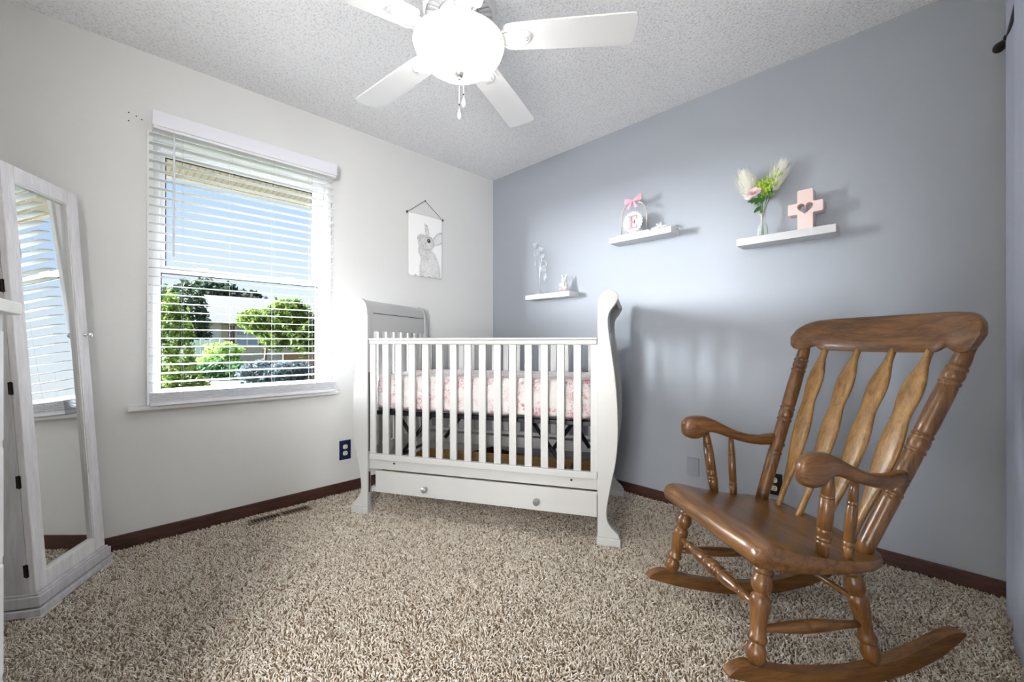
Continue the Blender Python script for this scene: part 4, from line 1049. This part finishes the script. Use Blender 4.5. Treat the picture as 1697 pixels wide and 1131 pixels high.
# ------------------------------------------------------------------ outside
def out(k, d, z=0):
    """bearing k (tangent to the right of the view axis) at depth d"""
    s = math.sqrt(.5); return Vector((s*d*(1+k), s*d*(1-k), z))
GZ = -.5
def foliage(name, label, cat, blobs, cols, leaf, n, trunk=None, group=None, flat=.5, seed=1):
    r = np.random.default_rng(seed); t = thing(name, label, cat, blobs[0][0]*1.0, 0, group); t.location.z = GZ
    org = np.array(t.location)
    tot = sum(b[1][0]*b[1][1]+b[1][0]*b[1][2] for b in blobs); V = []; Cc = []
    for c, rad in blobs:
        m_ = int(n*(rad[0]*rad[1]+rad[0]*rad[2])/tot)
        dirs = r.normal(size=(m_, 3)); dirs /= np.linalg.norm(dirs, axis=1)[:, None]
        rr_ = (.62+.42*r.random(m_)**.6)*(1+.14*np.sin(dirs[:,0]*9+seed)*np.sin(dirs[:,2]*8)+.1*np.sin(dirs[:,1]*13))
        P = np.array(c)-org+dirs*np.array(rad)*rr_[:, None]
        a = r.normal(size=(m_, 3)); a /= np.linalg.norm(a, axis=1)[:, None]; b = np.cross(a, r.normal(size=(m_, 3))); b /= np.linalg.norm(b, axis=1)[:, None]
        L_ = leaf*(.6+.8*r.random(m_))[:, None]
        V.append(np.stack([P-a*L_, P+b*L_*flat, P+a*L_, P-b*L_*flat], 1))
        cc = np.array([lin(x) for x in cols])[r.integers(0, len(cols), m_)]; Cc.append(cc*(.8+.4*r.random((m_, 1))))
    V = np.concatenate(V).reshape(-1, 3); Cc = np.concatenate(Cc); m_ = len(Cc)
    me = bpy.data.meshes.new('foliage'); me.from_pydata(V.tolist(), [], np.arange(m_*4).reshape(-1, 4).tolist())
    at = me.attributes.new('tint', 'FLOAT_COLOR', 'POINT'); A = np.ones((m_*4, 4), np.float32); A[:, :3] = np.repeat(Cc, 4, 0); at.data.foreach_set('color', A.reshape(-1))
    me.materials.append(MF); o = bpy.data.objects.new('foliage', me); COL.objects.link(o); o.parent = t
    if trunk:
        MB().lathe((0,0,0), (trunk[1], 0, trunk[2]), [(0,trunk[0]),(1,trunk[0]*.6)], 10).build('trunk', MT, t, smooth=True)
    return t
MF = vcol_mat('leaves_outdoor', rough=.7, spec=.3, transl=.35); MT = mat('bark', (96,78,62), .9)
YG = [(84,100,36),(66,88,28),(102,114,50),(46,68,22)]; DG = [(26,42,27),(36,52,33),(20,33,24),(46,62,42)]; BG = [(72,86,92),(88,100,106),(56,70,74),(106,116,118)]
def tree(k, d, z0, z1, wpx, *a, **kw): pass
struct(MB().box(-30, 60, YW+T+.3, 75, GZ-.2, GZ).build('ground', mat('lawn', (48,58,34), .95, var=.3, vscale=2)))
o = out(-.745, 16.2); rz = math.atan2(1, 0)
tag(MB().add([(1.3,14.9,GZ+.002),(8.5,14.7,GZ+.002),(9.5,18.0,GZ+.002),(1.4,19.0,GZ+.002),(1.3,14.9,GZ+.03),(8.5,14.7,GZ+.03),(9.5,18.0,GZ+.03),(1.4,19.0,GZ+.03)],
     [(3,2,1,0),(4,5,6,7),(0,1,5,4),(1,2,6,5),(2,3,7,6),(3,0,4,7)]).build('driveway', mat('pale_concrete', (92,91,90), .8, var=.05, vscale=4)), 'pale concrete driveway seen through the lower window pane', 'driveway')
foliage('conifer_tree', 'bright yellow-green conifer at the left of the window view', 'tree', [(out(-.815,9,.55),(.42,.42,1.35)), (out(-.822,9,1.35),(.26,.26,.75)), (out(-.80,8.6,-.1),(.55,.5,.55))], YG, .055, 5200, (.08,0,1.2), seed=2)
foliage('evergreen_tree', 'large dark green tree rising behind the neighbouring house', 'tree', [(out(-.775,36,3.6),(2.4,2.4,2.4)), (out(-.72,37,4.4),(2.7,2.4,2.0)), (out(-.66,38,4.1),(2.4,2.2,1.8)), (out(-.615,38,3.6),(1.6,1.6,1.2))], DG, .26, 6500, (.3,0,3), seed=3)
foliage('evergreen_tree', 'dark spreading evergreen left of the neighbouring house', 'tree', [(out(-.775,23,1.6),(.95,.95,2.3)), (out(-.757,23,.6),(.6,.6,1.4))], DG, .13, 4200, (.15,0,2), seed=4)
foliage('shade_tree', 'yellow-green leafy tree in front of the neighbouring house', 'tree', [(out(-.60,12,1.60),(.55,.5,.36)), (out(-.535,12,1.72),(.62,.5,.46)), (out(-.50,12,1.2),(.45,.5,.52)), (out(-.565,12,1.15),(.45,.45,.36)), (out(-.53,12,2.02),(.30,.3,.20))], YG, .07, 5200, (.05,.15,1.6), seed=5)
foliage('garden_shrub', 'light green rounded shrub under the neighbour\'s window', 'shrub', [(out(-.69,19.5,.55),(.72,.6,.45)), (out(-.70,19,-.05),(.9,.6,.5))], [(130,160,70),(96,130,60),(150,176,92)], .09, 2600, seed=6)
foliage('garden_shrub', 'dark green low shrub beside the white fence', 'shrub', [(out(-.705,17,-.15),(.85,.6,.42)), (out(-.66,17,-.2),(.6,.6,.4))], [(52,84,46),(70,104,58),(40,64,40)], .08, 2400, seed=7)
foliage('spruce_shrub', 'pale silver-blue spreading spruce in the front garden', 'shrub', [(out(-.60,10.2,.26),(.48,.4,.28)), (out(-.55,10.1,.18),(.48,.4,.30)), (out(-.52,10.2,.32),(.36,.35,.20))], BG, .05, 4200, seed=8)
foliage('flower_bed', 'pink and red flowers along the driveway edge', 'flowers', [(out(-.72,11.6,-.33),(.52,.35,.15)), (out(-.67,11.5,-.35),(.47,.35,.13))], [(196,90,96),(214,140,150),(120,80,60),(150,150,90)], .035, 2200, seed=9)
foliage('garden_shrub', 'low yellow-green bush at the foot of the conifer', 'shrub', [(out(-.765,8.6,-.22),(.42,.4,.34)), (out(-.735,8.7,-.30),(.40,.4,.26))], YG, .045, 2600, seed=10)
foliage('garden_shrub', 'straw-coloured low plants at the right of the window view', 'shrub', [(out(-.54,9.5,-.28),(.5,.4,.2)), (out(-.50,9.5,-.22),(.4,.4,.25))], [(176,176,120),(150,150,100),(120,120,84)], .04, 2000, seed=11)
# fence
t = thing('garden_fence', 'white picket fence beside the neighbouring house', 'fence', out(-.765, 20.5, GZ))
m = MB()
for i in range(12): m.box(-1.1+i*.20, -.92+i*.20, -.015, .015, 0, 1.62+.05*(i % 2))
m.build('boards', 'white_vinyl', t); MB().box(-1.1, 1.3, .016, .05, 1.3, 1.38).build('rail', 'white_vinyl', t)
# neighbouring house
hs = thing('neighbour_house', 'beige single-storey house with a pale grey roof across the street', 'house', (4.77, 32, GZ))
MB().box(0, 9, .8, 8, 0, 2.75).build('wall', mat('beige_siding', (200,186,162), .8, var=.04, vscale=1), hs)
m = MB(); m.box(0, .95, 0, .8, 0, 2.72); 
for i in range(16): m.box(-.01, .96, -.02, 0, .05+i*.165, .20+i*.165)
lab(m.build('siding_bay', mat('lap_siding', (214,206,204), .8), hs), 'lap-sided bay')
m = MB(); m.add([(-.35,-.5,2.78),(9.4,-.5,2.78),(9.4,4,4.85),(-.35,4,4.85),(-.35,8.5,2.78),(9.4,8.5,2.78),(-.35,-.5,2.68),(9.4,-.5,2.68),(-.35,8.5,2.68),(9.4,8.5,2.68)],
     [(0,1,2,3),(3,2,5,4),(0,3,4,8,6),(1,7,9,5,2),(6,7,1,0),(4,5,9,8),(6,8,9,7)])
m.build('roof', mat('pale_shingles', (80,78,84), .9, var=.06, vscale=6), hs)
m = MB(); m.tube([(-.37,-.52,2.76),(-.37,4,4.84)], .07, 6); m.tube([(-.37,-.52,2.74),(9.4,-.52,2.74)], .07, 6); m.build('fascia', mat('tan_fascia', (188,172,150), .7), hs)
wn = MB(); wn.box(1.85,3.25,.70,.80,1.25,2.6); wf = wn.build('window', 'white_vinyl', hs)
m = MB(); m.box(1.95,2.5,.68,.70,1.35,1.88); m.box(2.6,3.15,.68,.70,1.35,1.88); m.box(1.95,2.5,.68,.70,1.97,2.5); m.box(2.6,3.15,.68,.70,1.97,2.5); m.build('pane', mat('far_glass', (150,164,184), .15), wf)
m = MB(); m.box(1.52,1.82,.74,.80,1.25,2.6); m.build('shutter', mat('maroon_shutter', (98,58,60), .6), hs); m = MB(); m.box(3.28,3.58,.74,.80,1.25,2.6); m.build('shutter', mat('maroon_shutter', (98,58,60), .6), hs)
m = MB(); m.box(.97,1.05,.70,.8,0,2.7); m.build('corner_board', 'white_vinyl', hs)
# brown fence at the right of the view
t = tag(MB().box(-.5,1.2,-.03,.03,0,1.15).build('wooden_fence', mat('weathered_fence', (150,118,96), .9, var=.15, vscale=5)), 'weathered brown fence panel at the right of the window view', 'fence'); t.location = out(-.505, 12.6, GZ)
# own roof eave over the window
m = MB(); m.box(-2.5, 4.2, YW+T, 3.62, 2.115, 2.15)
ev = m.build('roof_eave', None or (lambda: M['soffit'])() if 'soffit' in M else mat('soffit', (206,186,160), .7))
struct(ev)
nt = ev.data.materials[0].node_tree; p = nt.nodes['Principled BSDF']
tc = nt.nodes.new('ShaderNodeTexCoord'); wv = nt.nodes.new('ShaderNodeTexWave'); wv.inputs['Scale'].default_value = 8; wv.bands_direction = 'X'
nt.links.new(tc.outputs['Object'], wv.inputs['Vector']); rp = nt.nodes.new('ShaderNodeValToRGB'); rp.color_ramp.elements[0].color = lin((84,72,56))+(1,); rp.color_ramp.elements[0].position = 0
rp.color_ramp.elements[1].position = .25; rp.color_ramp.elements[1].color = lin((112,102,88))+(1,)
nt.links.new(wv.outputs['Fac'], rp.inputs['Fac']); nt.links.new(rp.outputs['Color'], p.inputs['Base Color'])
struct(MB().box(-2.5, 4.2, 3.62, 3.66, 2.112, 2.30).build('roof_fascia', mat('tan_eave', (140,128,110), .7)))
struct(MB().box(-2.5, 4.2, YW+T, 3.62, 2.151, 2.3).build('roof_slab', 'wall_other'))

# ------------------------------------------------------------------ light
wd = bpy.data.worlds.new('World'); SC.world = wd; wd.use_nodes = True; nt = wd.node_tree
bg = nt.nodes['Background']
tc = nt.nodes.new('ShaderNodeTexCoord'); sp_ = nt.nodes.new('ShaderNodeSeparateXYZ'); nt.links.new(tc.outputs['Generated'], sp_.inputs[0])
rp = nt.nodes.new('ShaderNodeValToRGB'); el = rp.color_ramp.elements
el[0].position = 0; el[0].color = lin((234,240,247))+(1,); el[1].position = .45; el[1].color = lin((136,184,246))+(1,)
e2 = el.new(.10); e2.color = lin((222,234,248))+(1,)
nt.links.new(sp_.outputs[2], rp.inputs['Fac']); nt.links.new(rp.outputs['Color'], bg.inputs['Color']); bg.inputs['Strength'].default_value = .68
def light(kind, name, loc, energy, col=(1,1,1), aim=None, **kw):
    l = bpy.data.lights.new(name, kind); l.energy = energy; l.color = col
    for k, v_ in kw.items(): setattr(l, k, v_)
    o = bpy.data.objects.new(name, l); COL.objects.link(o); o.location = loc
    if aim is not None: o.rotation_euler = (Vector(aim)).to_track_quat('-Z', 'Y').to_euler()
    return o
light('SUN', 'daylight', (-8, 8, 3), 58.0, (.95,.975,1), (.87,-.48,-.12), angle=R(48))
light('SUN', 'high_daylight', (0, 9, 6), 27.0, (.93,.965,1), (.10,-.82,-.56), angle=R(50))
light('AREA', 'added_wall_fill', (XL-.62, -.92, 1.45), 130, (.98,.985,1), (.52, .85, .05), shape='RECTANGLE', size=.9, size_y=1.5)  # added area fill through the doorway, mostly for the window wall; no real fixture
light('AREA', 'added_low_fill', (XL-1.75, -.70, .95), 95, (.98,.985,1), (1, .22, .30), shape='RECTANGLE', size=1.2, size_y=1.2)  # second added fill, set low and tilted up to lift ceiling and room
light('POINT', 'fan_bulb', (FX, FY, ZB-.05), 2, (1,.985,.96), shadow_soft_size=.05)

# ------------------------------------------------------------------ camera
cam = bpy.data.cameras.new('Camera'); co = bpy.data.objects.new('Camera', cam); COL.objects.link(co); SC.camera = co
cam.sensor_width = 36; cam.lens = 692/1697*36; cam.clip_start = .02; cam.clip_end = 300
co.location = (0, 0, .993); co.rotation_euler = (PI/2, 0, R(-45)); cam.shift_y = (568-565.5)/1697
cam.shift_y = (568-565.5)/1697
SC.view_settings.view_transform = 'Standard'; SC.view_settings.look = 'None'; SC.view_settings.gamma = 1; SC.view_settings.exposure = .78
SC.cycles.max_bounces = 10; SC.cycles.diffuse_bounces = 6; SC.cycles.transparent_max_bounces = 12; SC.cycles.caustics_reflective = False; SC.cycles.caustics_refractive = False
SC.cycles.sample_clamp_indirect = 8
